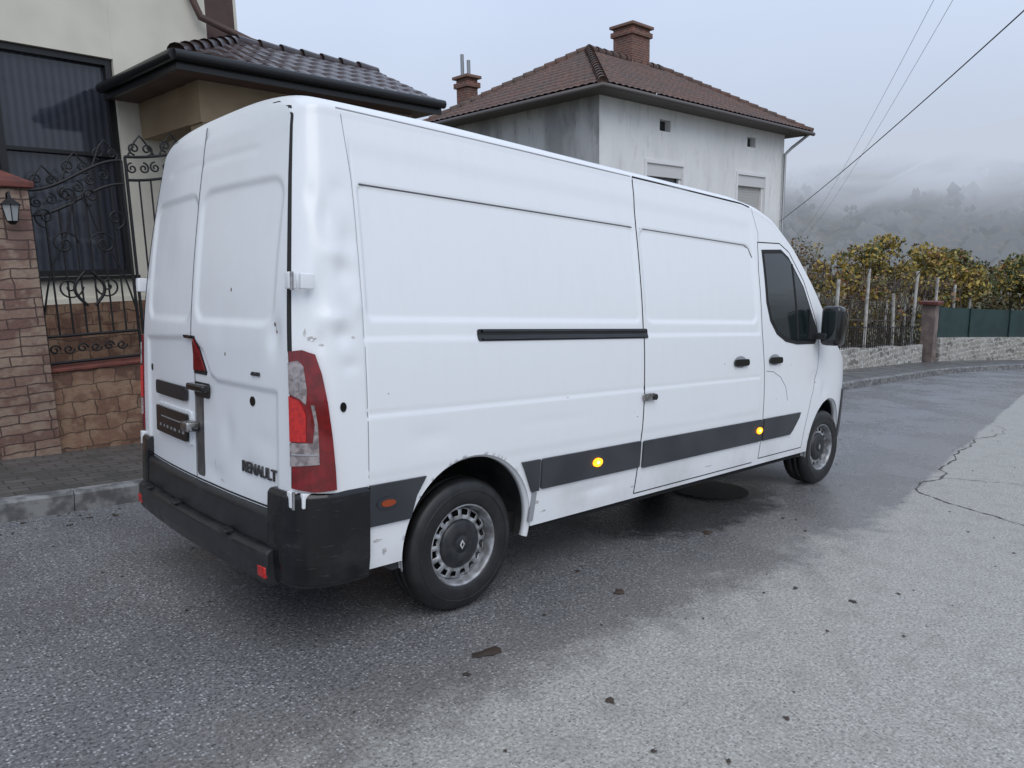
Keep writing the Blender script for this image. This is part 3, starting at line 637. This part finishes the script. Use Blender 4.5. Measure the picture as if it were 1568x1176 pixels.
def panel(x0,x1,zb_,ztl,ztr,par,yy=.12):
    thick=[];thin=[]
    zt=lambda x: ztl+(ztr-ztl)*float(sst((x-x0)/(x1-x0)))
    thick+=[[(x0,yy,zb_),(x0,yy,ztl)],[(x1,yy,zb_),(x1,yy,ztr)],[(x0,yy,zb_+.03),(x1,yy,zb_+.03)],[(x0,yy,zb_+.28),(x1,yy,zb_+.28)]]
    thick+=[[(x,yy,zt(x)) for x in np.linspace(x0,x1,24)],[(x,yy,zt(x)-.22) for x in np.linspace(x0,x1,24)]]
    n=max(3,int((x1-x0)/.105))
    for i in range(1,n):
        x=x0+(x1-x0)*i/n; thin.append([(x,yy,zb_+.28),(x,yy,zt(x)-.22)])
        c=x-(x1-x0)/n/2; thin.append(spiral(c,zb_+.155,.05,1.3,0,1 if i%2 else -1,yy))
        thin.append(spiral(c,zt(c)-.11,.055,1.4,math.pi/2,1 if i%2 else -1,yy-.002))
    cx=(x0+x1)/2; cz=zb_+.95
    for sg in (-1,1):
        thin.append(spiral(cx+sg*.17,cz+.18,.13,1.6,math.pi if sg>0 else 0,-sg,yy-.015)); thin.append(spiral(cx+sg*.17,cz-.22,.12,1.6,math.pi if sg>0 else 0,sg,yy-.015))
        thin.append(spiral(cx+sg*.30,cz+.42,.10,1.5,-math.pi/2,sg,yy-.015)); thin.append(spiral(cx+sg*.1,cz+.62,.09,1.5,-math.pi/2,-sg,yy-.015))
        thick.append([(cx+sg*.10*math.sin(t)+sg*.03,yy-.02,cz-.40+.32*t/math.pi) for t in np.linspace(0,math.pi,14)])
        xs_=np.linspace(0,1,20); thin.append([(cx+sg*(.42-.38*t),yy-.012,cz-.55+1.25*t+.10*math.sin(t*6)) for t in xs_])
    m_=max(2,int((x1-x0)/.26))
    for i in range(m_):
        c=x0+(x1-x0)*(i+.5)/m_; 
        for sg in (-1,1): thin.append(spiral(c+sg*.06,zt(c)+.075,.06,1.5,-math.pi/2,sg,yy))
        thin.append([(c-.13,yy,zt(c-.13 if c-.13>x0 else x0)),(c-.05,yy,zt(c)+.14),(c,yy,zt(c)+.20),(c+.05,yy,zt(c)+.14),(c+.13,yy,zt(min(c+.13,x1)))])
    tube('frame',thick,.015,IRON,par,res=1); tube('bars_and_scrolls',thin,.009,IRON,par,res=1)
panel(.52,1.34,.82,2.42,2.74,fen); panel(1.38,2.6,.82,2.78,2.98,fen); panel(2.64,3.9,.82,2.95,2.72,fen); panel(3.94,5.25,.82,2.66,2.4,fen)
panel(-1.9,-.03,.82,1.9,2.3,fen); panel(-3.5,-1.95,.82,2.3,1.9,fen)
# ================================================================== LEFT HOUSE
HA=rad(3.6); HM=Matrix.Translation((1.7,5.9,0))@Matrix.Rotation(HA,4,'Z')
hs=empty('cream_house',HM)
CREAM=mat('cream_render',(.74,.71,.61),.85,col2=(.66,.63,.54),scale=1.5,bscale=90,bstr=.25,bdist=.004)
BRN=mat('brown_trim',(.10,.055,.045),.6,col2=(.07,.04,.035),scale=3)
FRM=mat('dark_frame',(.010,.010,.011),.35)
WX=-.02
box('wall_right',WX,1.14,0,.3,-1,9,CREAM,hs); box('brown_pilaster',1.141,1.52,.0,.3,-1,9,BRN,hs); box('wall_end',1.521,1.56,.0,.3,-1,9,CREAM,hs)
box('wall_below',-9,WX-.001,0,.3,-1,1.63,CREAM,hs); box('wall_above',-9,WX-.001,0,.3,4.10,9,CREAM,hs); box('wall_left',-9,-2.4,0,.3,1.631,4.099,CREAM,hs)
box('wall_back',-9,1.56,.31,8,-1,9,CREAM,hs)
box('stone_plinth',-9,1.56,-.05,-.002,-1,1.32,CLAD,hs); box('sill_band',-9,1.56,-.03,-.002,1.321,1.38,CREAM,hs)
WG=bpy.data.materials.new('curtained_window'); nt,b=nodes(WG)
tc=N(nt,'ShaderNodeTexCoord').outputs['Object']; wv=N(nt,'ShaderNodeTexWave'); wv.inputs['Scale'].default_value=4; wv.inputs['Distortion'].default_value=1.2; nt.links.new(tc,wv.inputs['Vector'])
nt.links.new(mixc(nt,wv.outputs['Fac'],(.024,.028,.038),(.045,.05,.065)),b.inputs['Base Color']); b.inputs['Roughness'].default_value=.06; b.inputs['Specular IOR Level'].default_value=.6
box('window_glass',-2.4,WX-.002,.13,.15,1.632,4.098,WG,hs)
for a in ((-2.4,WX-.003,4.03,4.097),(-2.4,WX-.003,1.633,1.70)): box('frame_h',a[0],a[1],.05,.128,a[2],a[3],FRM,hs)
for xx in (-2.395,-1.25,WX-.075): box('frame_v',xx,xx+.07,.052,.127,1.701,4.029,FRM,hs)
box('frame_mid',-2.32,-.1,.054,.125,3.0,3.04,FRM,hs)
box('window_sill',-2.45,WX+.03,-.06,.0,1.59,1.629,FRM,hs)
tube('downpipe',[(.92,-.08,9),(.93,-.08,5.0),(1.02,-.12,4.75),(1.55,-.35,4.52),(1.7,-.5,4.45)],.045,BRN,hs)
box('roof_soffit',-9.3,2.3,-.7,8.3,6.1,6.25,BRN,hs)
pc=hs
TILE=bpy.data.materials.new('dark_tiles'); nt,b=nodes(TILE); tc=N(nt,'ShaderNodeTexCoord').outputs['Object']
nt.links.new(mixc(nt,noise(nt,tc,3,2),(.022,.014,.013),(.055,.030,.026)),b.inputs['Base Color']); b.inputs['Roughness'].default_value=.28
def roof_face(name,A,B,Cc,D,m,par,tile=.24,row=.34,amp=.028,du=.04,dvv=.0425,step=.022):
    A,B,Cc,D=[np.array(p,float) for p in (A,B,Cc,D)]
    e=(B-A); L=np.linalg.norm(e); e/=L; n=np.cross(e,D-A); n/=np.linalg.norm(n)
    if n[2]<0: n=-n
    s=np.cross(n,e); Vv=(D-A)@s
    if Vv<0: s=-s; Vv=-Vv
    nu=int(L/du)+1; nv=int(Vv/dvv)+1
    u=np.linspace(0,L,nu); v=np.linspace(0,Vv,nv); U,W_=np.meshgrid(u,v)
    a=((D-A)@e)*W_/Vv; bb=L+((Cc-B)@e)*W_/Vv; U=np.clip(U,a,bb)
    disp=amp*np.abs(np.sin(math.pi*U/tile))**.8+step*(1-((W_/row)%1.0))
    P=A+U[...,None]*e+W_[...,None]*s+disp[...,None]*n
    ii=np.arange(nu*nv).reshape(nv,nu); F=np.stack([ii[:-1,:-1],ii[:-1,1:],ii[1:,1:],ii[1:,:-1]],-1).reshape(-1,4)
    return obj(name,P.reshape(-1,3),F,[m],False,None,par)
def capchain(name,A,B,r,m,par,seg=.36):
    A=np.array(A,float);B=np.array(B,float); d=B-A; L=np.linalg.norm(d); d/=L; n=int(L/seg)+1
    s=np.cross(d,[0,0,1]); s/=np.linalg.norm(s); t=np.cross(s,d); V=[];F=[]
    for i in range(n):
        p0=A+d*(L*i/n); p1=A+d*(L*(i+1.12)/n)
        k0=len(V)
        for p,rad_ in ((p0,r*1.12),(p1,r*.8)):
            for j in range(9):
                a=math.pi*(-.12+1.24*j/8); V.append(p+s*rad_*math.cos(a)+t*rad_*math.sin(a))
        for j in range(8): F.append((k0+j,k0+j+1,k0+9+j+1,k0+9+j))
        F.append(tuple(k0+j for j in range(9)))
    return obj(name,V,F,[m],True,None,par)
HMi=HM.inverted()
def hl(x,y,z): v=HMi@Vector((x,y,z)); return np.array(v)
e0=hl(1.66,3.9,3.72); x0,y0=e0[0],e0[1]; x1=x0+3.42; ze=3.76; zr=ze+.62
run=1.35
A=(x0,y0,ze);Cc=(x1,y0+run,zr);D=(x0+run,y0+run,zr)
roof_face('porch_front_tiles',A,(x1,y0,ze),Cc,D,TILE,pc,.20,.30)
roof_face('porch_left_tiles',(x0,.0,ze),A,D,(x0+run,.0,zr),TILE,pc,.20,.30)
capchain('porch_hip',A,D,.085,TILE,pc,.3); capchain('porch_ridge',D,(x1,y0+run,zr),.085,TILE,pc,.3)
roof_face('porch_back_tiles',(x1,y0+2*run,ze),(x0+run,y0+2*run,ze),(x0+run,y0+run,zr),(x1,y0+run,zr),TILE,pc,.20,.30)
box('porch_fascia_front',x0-.02,x1,y0-.02,y0+.02,ze-.15,ze-.005,FRM,pc); box('porch_fascia_left',x0-.02,x0+.02,y0+.021,.0-.055,ze-.15,ze-.005,FRM,pc)
tube('porch_gutter',[[(x0-.06,y0-.07,ze-.03),(x1,y0-.07,ze-.03)],[(x0-.06,y0-.07,ze-.03),(x0-.06,-.1,ze-.03)]],.055,FRM,pc)
box('porch_soffit',x0+.021,x1-.01,y0+.021,-.06,ze-.13,ze-.09,BRN,pc)
PBG=mat('porch_beige',(.30,.225,.14),.8,col2=(.25,.185,.115),scale=3)
box('porch_beam_front',x0+.35,x1-.2,y0+.35,y0+.65,ze-.55,ze-.131,PBG,pc); box('porch_beam_left',x0+.36,x0+.64,y0+.651,-.06,ze-.54,ze-.132,PBG,pc)
for cxp in (x0+.37,x1-.55): box('porch_column',cxp,cxp+.28,y0+.36,y0+.64,-1,ze-.551,PBG,pc)
# ================================================================== RIGHT (WHITE PLASTER) HOUSE
wh=empty('white_plaster_house')
def plaster(name,c1,c2,c3):
    m=bpy.data.materials.new(name); nt,b=nodes(m); tc=N(nt,'ShaderNodeTexCoord').outputs['Object']
    mp=N(nt,'ShaderNodeMapping'); mp.inputs['Scale'].default_value=(1,1,.3); nt.links.new(tc,mp.inputs[0])
    n=noise(nt,mp.outputs[0],.9,5,.65); n2=noise(nt,mp.outputs[0],3.5,4,.7)
    c=mixc(nt,smooth(nt,n,.4,.62),c1,c2); c=mixc(nt,mth(nt,'MULTIPLY',smooth(nt,n2,.52,.72),.6),c,c3)
    nt.links.new(c,b.inputs['Base Color']); b.inputs['Roughness'].default_value=.9; return m
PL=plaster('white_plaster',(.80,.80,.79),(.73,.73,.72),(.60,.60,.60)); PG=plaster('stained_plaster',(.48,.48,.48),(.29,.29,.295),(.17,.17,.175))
X0,X1,Y0,Y1=14.28,24.7,8.97,15.3; ZE=5.92
def wallq(name,pts,m,par): return obj(name,pts,[(0,1,2,3)],[m],False,None,par)
ops=[(16.4,18.2,2.9,4.35),(21.5,23.35,2.9,4.35),(17.0,17.55,5.28,5.6),(22.05,22.6,5.28,5.6)]
def wall_open(name,x0,x1,z0,z1,y,ops,m,par,depth=.25):
    xs=sorted({x0,x1,*[o[0] for o in ops],*[o[1] for o in ops]}); zs=sorted({z0,z1,*[o[2] for o in ops],*[o[3] for o in ops]})
    V=[];F=[]
    for i in range(len(xs)-1):
        for j in range(len(zs)-1):
            cx,cz=(xs[i]+xs[i+1])/2,(zs[j]+zs[j+1])/2
            if any(o[0]<cx<o[1] and o[2]<cz<o[3] for o in ops): continue
            k=len(V); V+=[(xs[i],y,zs[j]),(xs[i+1],y,zs[j]),(xs[i+1],y,zs[j+1]),(xs[i],y,zs[j+1])]; F.append((k,k+1,k+2,k+3))
    for o in ops:
        k=len(V); V+=[(o[0],y,o[2]),(o[1],y,o[2]),(o[1],y,o[3]),(o[0],y,o[3]),(o[0],y+depth,o[2]),(o[1],y+depth,o[2]),(o[1],y+depth,o[3]),(o[0],y+depth,o[3])]
        F+=[(k,k+1,k+5,k+4),(k+1,k+2,k+6,k+5),(k+2,k+3,k+7,k+6),(k+3,k,k+4,k+7)]
    return obj(name,V,F,[m],False,None,par)
wall_open('front_wall',X0,X1,-3,ZE,Y0,ops,PL,wh)
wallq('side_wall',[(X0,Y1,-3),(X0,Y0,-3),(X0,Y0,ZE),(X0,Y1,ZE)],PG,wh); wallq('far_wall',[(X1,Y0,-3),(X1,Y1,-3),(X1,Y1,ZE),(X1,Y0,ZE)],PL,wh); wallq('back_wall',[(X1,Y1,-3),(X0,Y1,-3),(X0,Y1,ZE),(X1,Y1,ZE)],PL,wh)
SHT=mat('roller_shutter',(.45,.44,.42),.6); WD=mat('window_dark',(.02,.022,.025),.08); PVC=mat('white_pvc',(.78,.78,.78),.4)
for o in ops[:2]:
    box('shutter_box',o[0]+.002,o[1]-.002,Y0+.02,Y0+.2,4.0,4.348,mat('shutter_case',(.62,.62,.62),.5),wh)
    box('window_pane',o[0]+.1,o[1]-.1,Y0+.14,Y0+.16,2.9,3.999,WD if o[0]<20 else SHT,wh)
    for xx in (o[0]+.002,o[1]-.1): box('window_jamb',xx,xx+.098,Y0+.06,Y0+.2,2.902,3.998,PVC,wh)
    box('surround_top',o[0]-.12,o[1]+.12,Y0-.03,Y0-.002,4.352,4.45,PVC,wh)
    for xx in (o[0]-.12,o[1]+.02): box('surround_side',xx,xx+.1,Y0-.028,Y0-.002,2.8,4.351,PVC,wh)
for z in np.arange(3.0,4.0,.09): box('shutter_slat',21.62,23.23,Y0+.132,Y0+.139,z,z+.075,SHT,wh)
for o in ops[2:]: box('vent_dark',o[0],o[1],Y0+.2,Y0+.22,o[2],o[3],WD,wh)
RT=bpy.data.materials.new('old_roof_tiles'); nt,b=nodes(RT); tc=N(nt,'ShaderNodeTexCoord').outputs['Object']
c=mixc(nt,smooth(nt,noise(nt,tc,1.1,4,.7),.35,.65),(.115,.062,.048),(.080,.062,.054)); c=mixc(nt,smooth(nt,noise(nt,tc,9,2,.7),.45,.7),c,(.165,.095,.072))
nt.links.new(c,b.inputs['Base Color']); b.inputs['Roughness'].default_value=.8
ex0,ex1,ey0,ey1=13.68,25.55,8.37,15.9; zr2=8.2; yc=(ey0+ey1)/2; rx0,rx1=17.6,21.7
kw=dict(tile=.26,row=.36,amp=.035,du=.065,dvv=.06,step=.045)
roof_face('roof_front',(ex0,ey0,ZE+.08),(ex1,ey0,ZE+.08),(rx1,yc,zr2),(rx0,yc,zr2),RT,wh,**kw)
roof_face('roof_left',(ex0,ey1,ZE+.08),(ex0,ey0,ZE+.08),(rx0,yc,zr2),(rx0,yc,zr2),RT,wh,**kw)
roof_face('roof_right',(ex1,ey0,ZE+.08),(ex1,ey1,ZE+.08),(rx1,yc,zr2),(rx1,yc,zr2),RT,wh,**kw)
roof_face('roof_back',(ex1,ey1,ZE+.08),(ex0,ey1,ZE+.08),(rx0,yc,zr2),(rx1,yc,zr2),RT,wh,**kw)
for a,bb in (((ex0,ey0,ZE+.1),(rx0,yc,zr2+.04)),((ex0,ey1,ZE+.1),(rx0,yc,zr2+.04)),((ex1,ey0,ZE+.1),(rx1,yc,zr2+.04)),((rx0,yc,zr2+.04),(rx1,yc,zr2+.04))): capchain('hip_cap',a,bb,.13,RT,wh,.38)
EV=mat('eave_wood',(.10,.09,.085),.8)
box('soffit',ex0+.03,ex1-.03,ey0+.03,ey1-.03,ZE-.02,ZE+.04,EV,wh)
GUT=mat('old_gutter',(.09,.08,.078),.5)
ZNC=mat('zinc',(.3,.31,.32),.4,.5)
tube('gutter',[[(ex0-.05,ey1,ZE+.02),(ex0-.05,ey0-.05,ZE+.02),(ex1+.05,ey0-.05,ZE+.02)]],.07,GUT,wh)
tube('downpipe',[[(25.3,ey0,ZE-.02),(24.95,8.8,ZE-.45),(24.6,8.87,ZE-.7),(24.6,8.87,-2)]],.05,ZNC,wh)
BRK=brick_mat('chimney_brick',(.26,.09,.055),(.17,.06,.04),(.12,.06,.045),(.22,.17,.14),.25,.075,.012,3,.6,.02)
def chimney(x,y,sx,sy,z0,z1):
    box('chimney',x-sx,x+sx,y-sy,y+sy,z0,z1,BRK,wh,.01); box('chimney_collar',x-sx-.07,x+sx+.07,y-sy-.07,y+sy+.07,z1-.28,z1-.12,BRK,wh,.01); box('chimney_cap',x-sx-.1,x+sx+.1,y-sy-.1,y+sy+.1,z1+.001,z1+.09,mat('chim_cap',(.2,.12,.09),.8),wh,.01)
chimney(20.2,12.4,.50,.40,7.2,9.35); chimney(15.25,15.35,.22,.28,6.0,7.55)
tube('vent_pipes',[[(15.2,15.5,7.5),(15.2,15.5,8.35)],[(15.3,15.3,7.5),(15.3,15.3,8.15)]],.06,ZNC,wh)
# ================================================================== FAR RIGHT: wall, posts, vines
STW=brick_mat('dry_stone',(.38,.36,.31),(.16,.15,.135),(.46,.44,.40),(.50,.49,.46),.50,.17,.028,2,.9,.30)
def wstrip(name,pts,hfun,m,par):
    V=[];F=[]
    for (x,y) in pts:
        g=float(hg(x,y)); t=g+hfun(x)
        V+=[(x,y,g-.5),(x,y,t),(x,y+.3,t),(x,y+.3,g-.5)]
    for i in range(len(pts)-1):
        for j in range(3): F.append((4*i+j,4*i+4+j,4*i+5+j,4*i+1+j))
    F+= [(0,1,2,3),tuple(4*(len(pts)-1)+j for j in (3,2,1,0))]
    o=obj(name,V,F,[m],False,None,par); fixn(o); return o
rw=empty('low_stone_wall'); wstrip('stone_courses',[(x,4.1) for x in np.arange(6,25.4,.6)],lambda x:.70+.03*math.sin(x*2.3),STW,rw)
sw=empty('low_stone_wall'); wstrip('stone_courses',[(26.3,3.9),(29,3.6),(32,3.0),(35,2.2),(40,.4),(46,-3)],lambda x:.95,STW,sw)
gp=empty('concrete_gate_post'); box('post',25.55,25.95,3.9,4.3,-2.6,-.05,mat('old_post',(.22,.17,.15),.9,col2=(.14,.11,.10),scale=4),gp,.01); box('post_cap',25.45,26.05,3.8,4.4,-.049,.06,CAP,gp,.02)
gf=empty('green_metal_fence'); GFm=mat('green_sheet',(.015,.035,.035),.6,col2=(.02,.05,.045),scale=2)
P=[(26.4,4.05),(29,3.75),(32,3.15),(35,2.35),(40,.55),(46,-2.85)]
V=[];F=[]
for (x,y) in P: g=float(hg(x,y)); V+=[(x,y,g+.97),(x,y,g+2.0)]
for i in range(len(P)-1): F.append((2*i,2*i+2,2*i+3,2*i+1))
obj('sheet',V,F,[GFm],False,None,gf)
tube('posts',[[(x,y-.03,float(hg(x,y))+.9),(x,y-.03,float(hg(x,y))+2.06)] for x,y in P],.03,GFm,gf)
ir=empty('iron_railing'); tr=[]
for x in np.arange(9,25.2,.16): g=float(hg(x,4.25)); tr.append([(x,4.25,g+.66),(x,4.25,g+1.35)])
tr.append([(9,4.25,float(hg(9,4.25))+1.3),(25.2,4.25,float(hg(25.2,4.25))+1.3)]); tr.append([(9,4.25,float(hg(9,4.25))+.78),(25.2,4.25,float(hg(25.2,4.25))+.78)])
tube('rails',tr,.010,IRON,ir,res=0)
LM=[mat('leaf_yellow',(.36,.26,.05),.65),mat('leaf_olive',(.17,.155,.05),.65),mat('leaf_orange',(.24,.11,.04),.65),mat('leaf_green',(.08,.105,.04),.65),mat('leaf_brown',(.13,.09,.055),.65)]
def leaves(name,cl,n,size,weights,par):
    cl=np.array(cl); vol=(cl[:,3]*cl[:,4]*cl[:,5])**.67; pick=rng.choice(len(cl),n,p=vol/vol.sum())
    d=rng.normal(size=(n,3)); d/=np.linalg.norm(d,axis=1)[:,None]; rr2=rng.uniform(.25,1.12,n)[:,None]**.6
    P=cl[pick,:3]+d*rr2*cl[pick,3:]
    a=rng.normal(size=(n,3)); a/=np.linalg.norm(a,axis=1)[:,None]; b_=np.cross(a,rng.normal(size=(n,3))); b_/=np.linalg.norm(b_,axis=1)[:,None]
    s=size*rng.uniform(.5,1.3,n)[:,None]
    V=np.stack([P-a*s,P+b_*s*.6,P+a*s,P-b_*s*.6],1).reshape(-1,3); F=np.arange(4*n).reshape(n,4)
    pm=rng.dirichlet(np.array(weights)*3+.02,len(cl)); mi=np.array([rng.choice(len(LM),p=pm[k]) for k in pick])
    return obj(name,V,F,LM,False,mi,par)
BARK=mat('bark',(.10,.08,.065),.9)
def limbs(name,base,h,nl,spread,par,r=.06):
    V=[];F=[]
    def cone(a,b,r0,r1):
        a=np.array(a,float);b=np.array(b,float);d=b-a;d/=np.linalg.norm(d);s=np.cross(d,[.3,.5,.81]);s/=np.linalg.norm(s);t=np.cross(d,s);k=len(V)
        for p,rq in ((a,r0),(b,r1)):
            for j in range(6): V.append(p+rq*(s*math.cos(j*math.pi/3)+t*math.sin(j*math.pi/3)))
        for j in range(6): F.append((k+j,k+(j+1)%6,k+6+(j+1)%6,k+6+j))
    def grow(p,d,l,rr3,lev):
        q=p+d*l; cone(p,q,rr3,rr3*.62)
        if lev==0: tips.append(q); return
        for _ in range(nl if lev>1 else 3):
            nd=d+rng.normal(size=3)*spread; nd[2]=abs(nd[2])*.8+.15; nd/=np.linalg.norm(nd); grow(q-d*l*rng.uniform(0,.3),nd,l*rng.uniform(.6,.85),rr3*.55,lev-1)
    tips=[]; grow(np.array(base,float),np.array([0,0,1.]),h*.33,r,3)
    obj(name,V,F,[BARK],True,None,par); return tips
def tree(name,x,y,h,sz,nleaf,weights,ls=.07,spread=.55,r=.08):
    e=empty(name); g=float(hg(x,y))
    t=limbs('trunk_and_limbs',(x,y,g-.1),h,4,spread,e,r)
    if nleaf: leaves('crown',[(p[0],p[1],p[2],sz*rng.uniform(.5,1.2),sz*rng.uniform(.5,1.2),sz*rng.uniform(.4,.9)) for p in t],nleaf,ls,weights,e)
    return e
vy=empty('grape_vine_pergola')
PW=mat('pale_post',(.50,.49,.46),.8,col2=(.30,.28,.25),scale=5); pp=[];wires=[]
for x in np.arange(17.5,33,2.2):
    for y in (4.75,7.2,9.6):
        g=float(hg(x,y)); pp.append([(x+rng.normal()*.10,y,g-.1),(x,y,g+2.9+rng.normal()*.25)])
tube('posts',pp,.055,PW,vy)
for y in (4.9,6,7.2,8.4,9.6):
    for h in (1.5,2.1,2.75): wires.append([(x,y,float(hg(x,y))+h) for x in (17,33)])
tube('wires',wires,.010,BARK,vy,res=0)
cl=[]
for i in range(85):
    x=rng.uniform(16.8,33.5); y=rng.uniform(4.7,10); cl.append((x,y,float(hg(x,y))+2.75+rng.normal()*.28,rng.uniform(.2,.55),rng.uniform(.2,.5),rng.uniform(.12,.35)))
for i in range(30):
    x=rng.uniform(17,31); y=rng.choice([4.9,7.2,9.6])+rng.normal()*.2; cl.append((x,y,float(hg(x,y))+rng.uniform(1.0,2.5),.12,.12,.4))
leaves('foliage',cl,5600,.085,[1.6,1.3,1.1,.5,1.0],vy)
st=[]
for i in range(240):
    x=rng.uniform(17,33); y=rng.uniform(4.7,9.8); g=float(hg(x,y)); P0=[(x,y,g)]; dx,dy=rng.normal()*.1,rng.normal()*.1
    for j in range(6): P0.append((x+dx*(j+1)+rng.normal()*.10,y+dy*(j+1)+rng.normal()*.1,g+.52*(j+1)))
    st.append(P0)
tube('stems',st,.014,BARK,vy,res=0)
tree('autumn_tree',34,7.6,6.2,.62,7500,[3.0,1.5,.3,.5,.4],ls=.10)
tree('autumn_tree',38,7.0,6.0,.60,5500,[1.2,1.8,.2,1.5,.7],ls=.10)
tree('autumn_tree',41,5.0,6.2,.65,6000,[1.0,1.4,.2,1.8,.7],ls=.10)
tree('garden_tree',44,9.5,7.0,.7,4000,[.5,1.4,.2,1.5,1.1],ls=.11)
tree('garden_tree',46,3.5,6.5,.70,6000,[.7,1.2,.2,1.8,.7],ls=.11); tree('garden_tree',29,15,7.5,.6,1800,[.4,.8,.8,.5,1.6],ls=.09)
tree('garden_tree',38,15,7.0,.6,1200,[.4,.8,.6,.5,1.6],ls=.09); tree('bare_tree',32,11.5,7.0,.5,500,[.6,.8,.6,.3,1.6],ls=.08); tree('bare_tree',36,10.5,6.5,.5,400,[.6,.8,.6,.3,1.6],ls=.08)
hd=empty('hedge'); cl=[]
for i in range(130):
    t=rng.uniform(0,1); x=29+t*20; y=12.5-8.5*t+rng.normal()*1.0; cl.append((x,y,float(hg(x,y))+rng.uniform(.2,1.7+1.2*t),.6,.6,.5))
leaves('foliage',cl,9500,.10,[.3,1.2,.2,1.4,1.4],hd)
# ================================================================== HILL, fog painted into its material
def h1(a,t):
    return -5+ (44+5*math.sin(a*3+.5)+2*math.sin(a*11))*float(sst(t))**.72+1.4*math.sin(a*40+t*9)+.7*math.sin(a*90+t*31)
def hill(R0,R1,a0,a1,hfun,res=(170,60)):
    V=[];F=[]
    for i in range(res[0]):
        a=rad(a0+(a1-a0)*i/(res[0]-1))
        for j in range(res[1]):
            t=j/(res[1]-1); R_=R0+(R1-R0)*t; V.append((R_*math.cos(a),R_*math.sin(a),hfun(a,t)))
    for i in range(res[0]-1):
        for j in range(res[1]-1): k=i*res[1]+j; F.append((k,k+res[1],k+res[1]+1,k+1))
    return V,F
def fogmat(name,ca,cb,scale,fmin):  # fog haze is painted: surface blends by height into a sky-coloured glow
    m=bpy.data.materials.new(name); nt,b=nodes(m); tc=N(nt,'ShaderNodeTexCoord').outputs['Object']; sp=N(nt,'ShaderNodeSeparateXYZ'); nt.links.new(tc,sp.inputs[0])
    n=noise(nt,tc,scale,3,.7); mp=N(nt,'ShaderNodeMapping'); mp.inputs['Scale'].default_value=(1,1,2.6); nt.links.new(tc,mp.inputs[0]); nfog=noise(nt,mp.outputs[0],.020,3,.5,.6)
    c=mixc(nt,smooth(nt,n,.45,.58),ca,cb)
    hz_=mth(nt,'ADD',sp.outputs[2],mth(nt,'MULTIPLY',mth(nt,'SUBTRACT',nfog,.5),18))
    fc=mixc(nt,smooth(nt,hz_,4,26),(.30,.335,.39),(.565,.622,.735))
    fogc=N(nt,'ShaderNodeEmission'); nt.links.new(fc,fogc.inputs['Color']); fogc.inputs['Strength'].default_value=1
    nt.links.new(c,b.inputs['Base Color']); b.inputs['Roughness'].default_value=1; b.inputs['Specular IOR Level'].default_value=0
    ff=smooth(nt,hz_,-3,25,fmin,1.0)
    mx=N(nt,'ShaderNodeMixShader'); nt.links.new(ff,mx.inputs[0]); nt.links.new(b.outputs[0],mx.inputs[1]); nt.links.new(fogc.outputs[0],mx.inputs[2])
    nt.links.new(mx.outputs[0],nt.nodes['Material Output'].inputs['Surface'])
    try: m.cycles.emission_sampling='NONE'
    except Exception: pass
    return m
V,F=hill(95,330,-75,75,h1)
obj('hill',V,F,[fogmat('hill_painted_fog',(.11,.095,.065),(.045,.045,.035),.16,.48)],True)
V=[];F=[]
for i in range(1700):
    a=rad(rng.uniform(-10,45)); t=rng.uniform(.0,.55)
    if math.sin(a*23+t*11)+math.sin(a*9-t*17+2)+rng.normal()*.8<.1: continue
    R_=95+235*t; x,y,z=R_*math.cos(a),R_*math.sin(a),h1(a,t); h=rng.uniform(1.5,3.8); w_=h*rng.uniform(.35,.6)
    for kx in range(6):
        cx=x+rng.normal()*w_*.55; cy=y+rng.normal()*w_*.55; cz=z+h*rng.uniform(.2,.9); s=w_*rng.uniform(.35,.7); k0=len(V)
        for dx,dy,dz in ((1,0,0),(0,1,0),(-1,0,0),(0,-1,0),(0,0,1.2),(0,0,-1)): V.append((cx+dx*s*rng.uniform(.5,1.3),cy+dy*s*rng.uniform(.5,1.3),cz+dz*s*rng.uniform(.5,1.3)))
        for tri in ((0,1,4),(1,2,4),(2,3,4),(3,0,4),(1,0,5),(2,1,5),(3,2,5),(0,3,5)): F.append(tuple(k0+q_ for q_ in tri))
obj('distant_trees',V,F,[fogmat('wood_painted_fog',(.045,.045,.03),(.10,.065,.03),.3,.62)],False)
# ================================================================== overhead cables
cab=empty('overhead_cables')
def cable(A,B,sag):
    A=np.array(A,float);B=np.array(B,float); return [tuple(A+(B-A)*t-np.array([0,0,sag*4*t*(1-t)])) for t in np.linspace(0,1,30)]
CB=mat('cable_black',(.02,.02,.02),.6)
tube('service_cable',cable((24.6,8.95,2.9),(2.2,-7.6,6.75),.3),.010,CB,cab,res=1)
tube('wires',[cable((60,24,3.2),(2.5,-5.6,8.4),.8),cable((60,24.4,3.3),(2.5,-5.3,8.55),.8)],.005,mat('cable_grey',(.12,.12,.13),.6),cab,res=1)
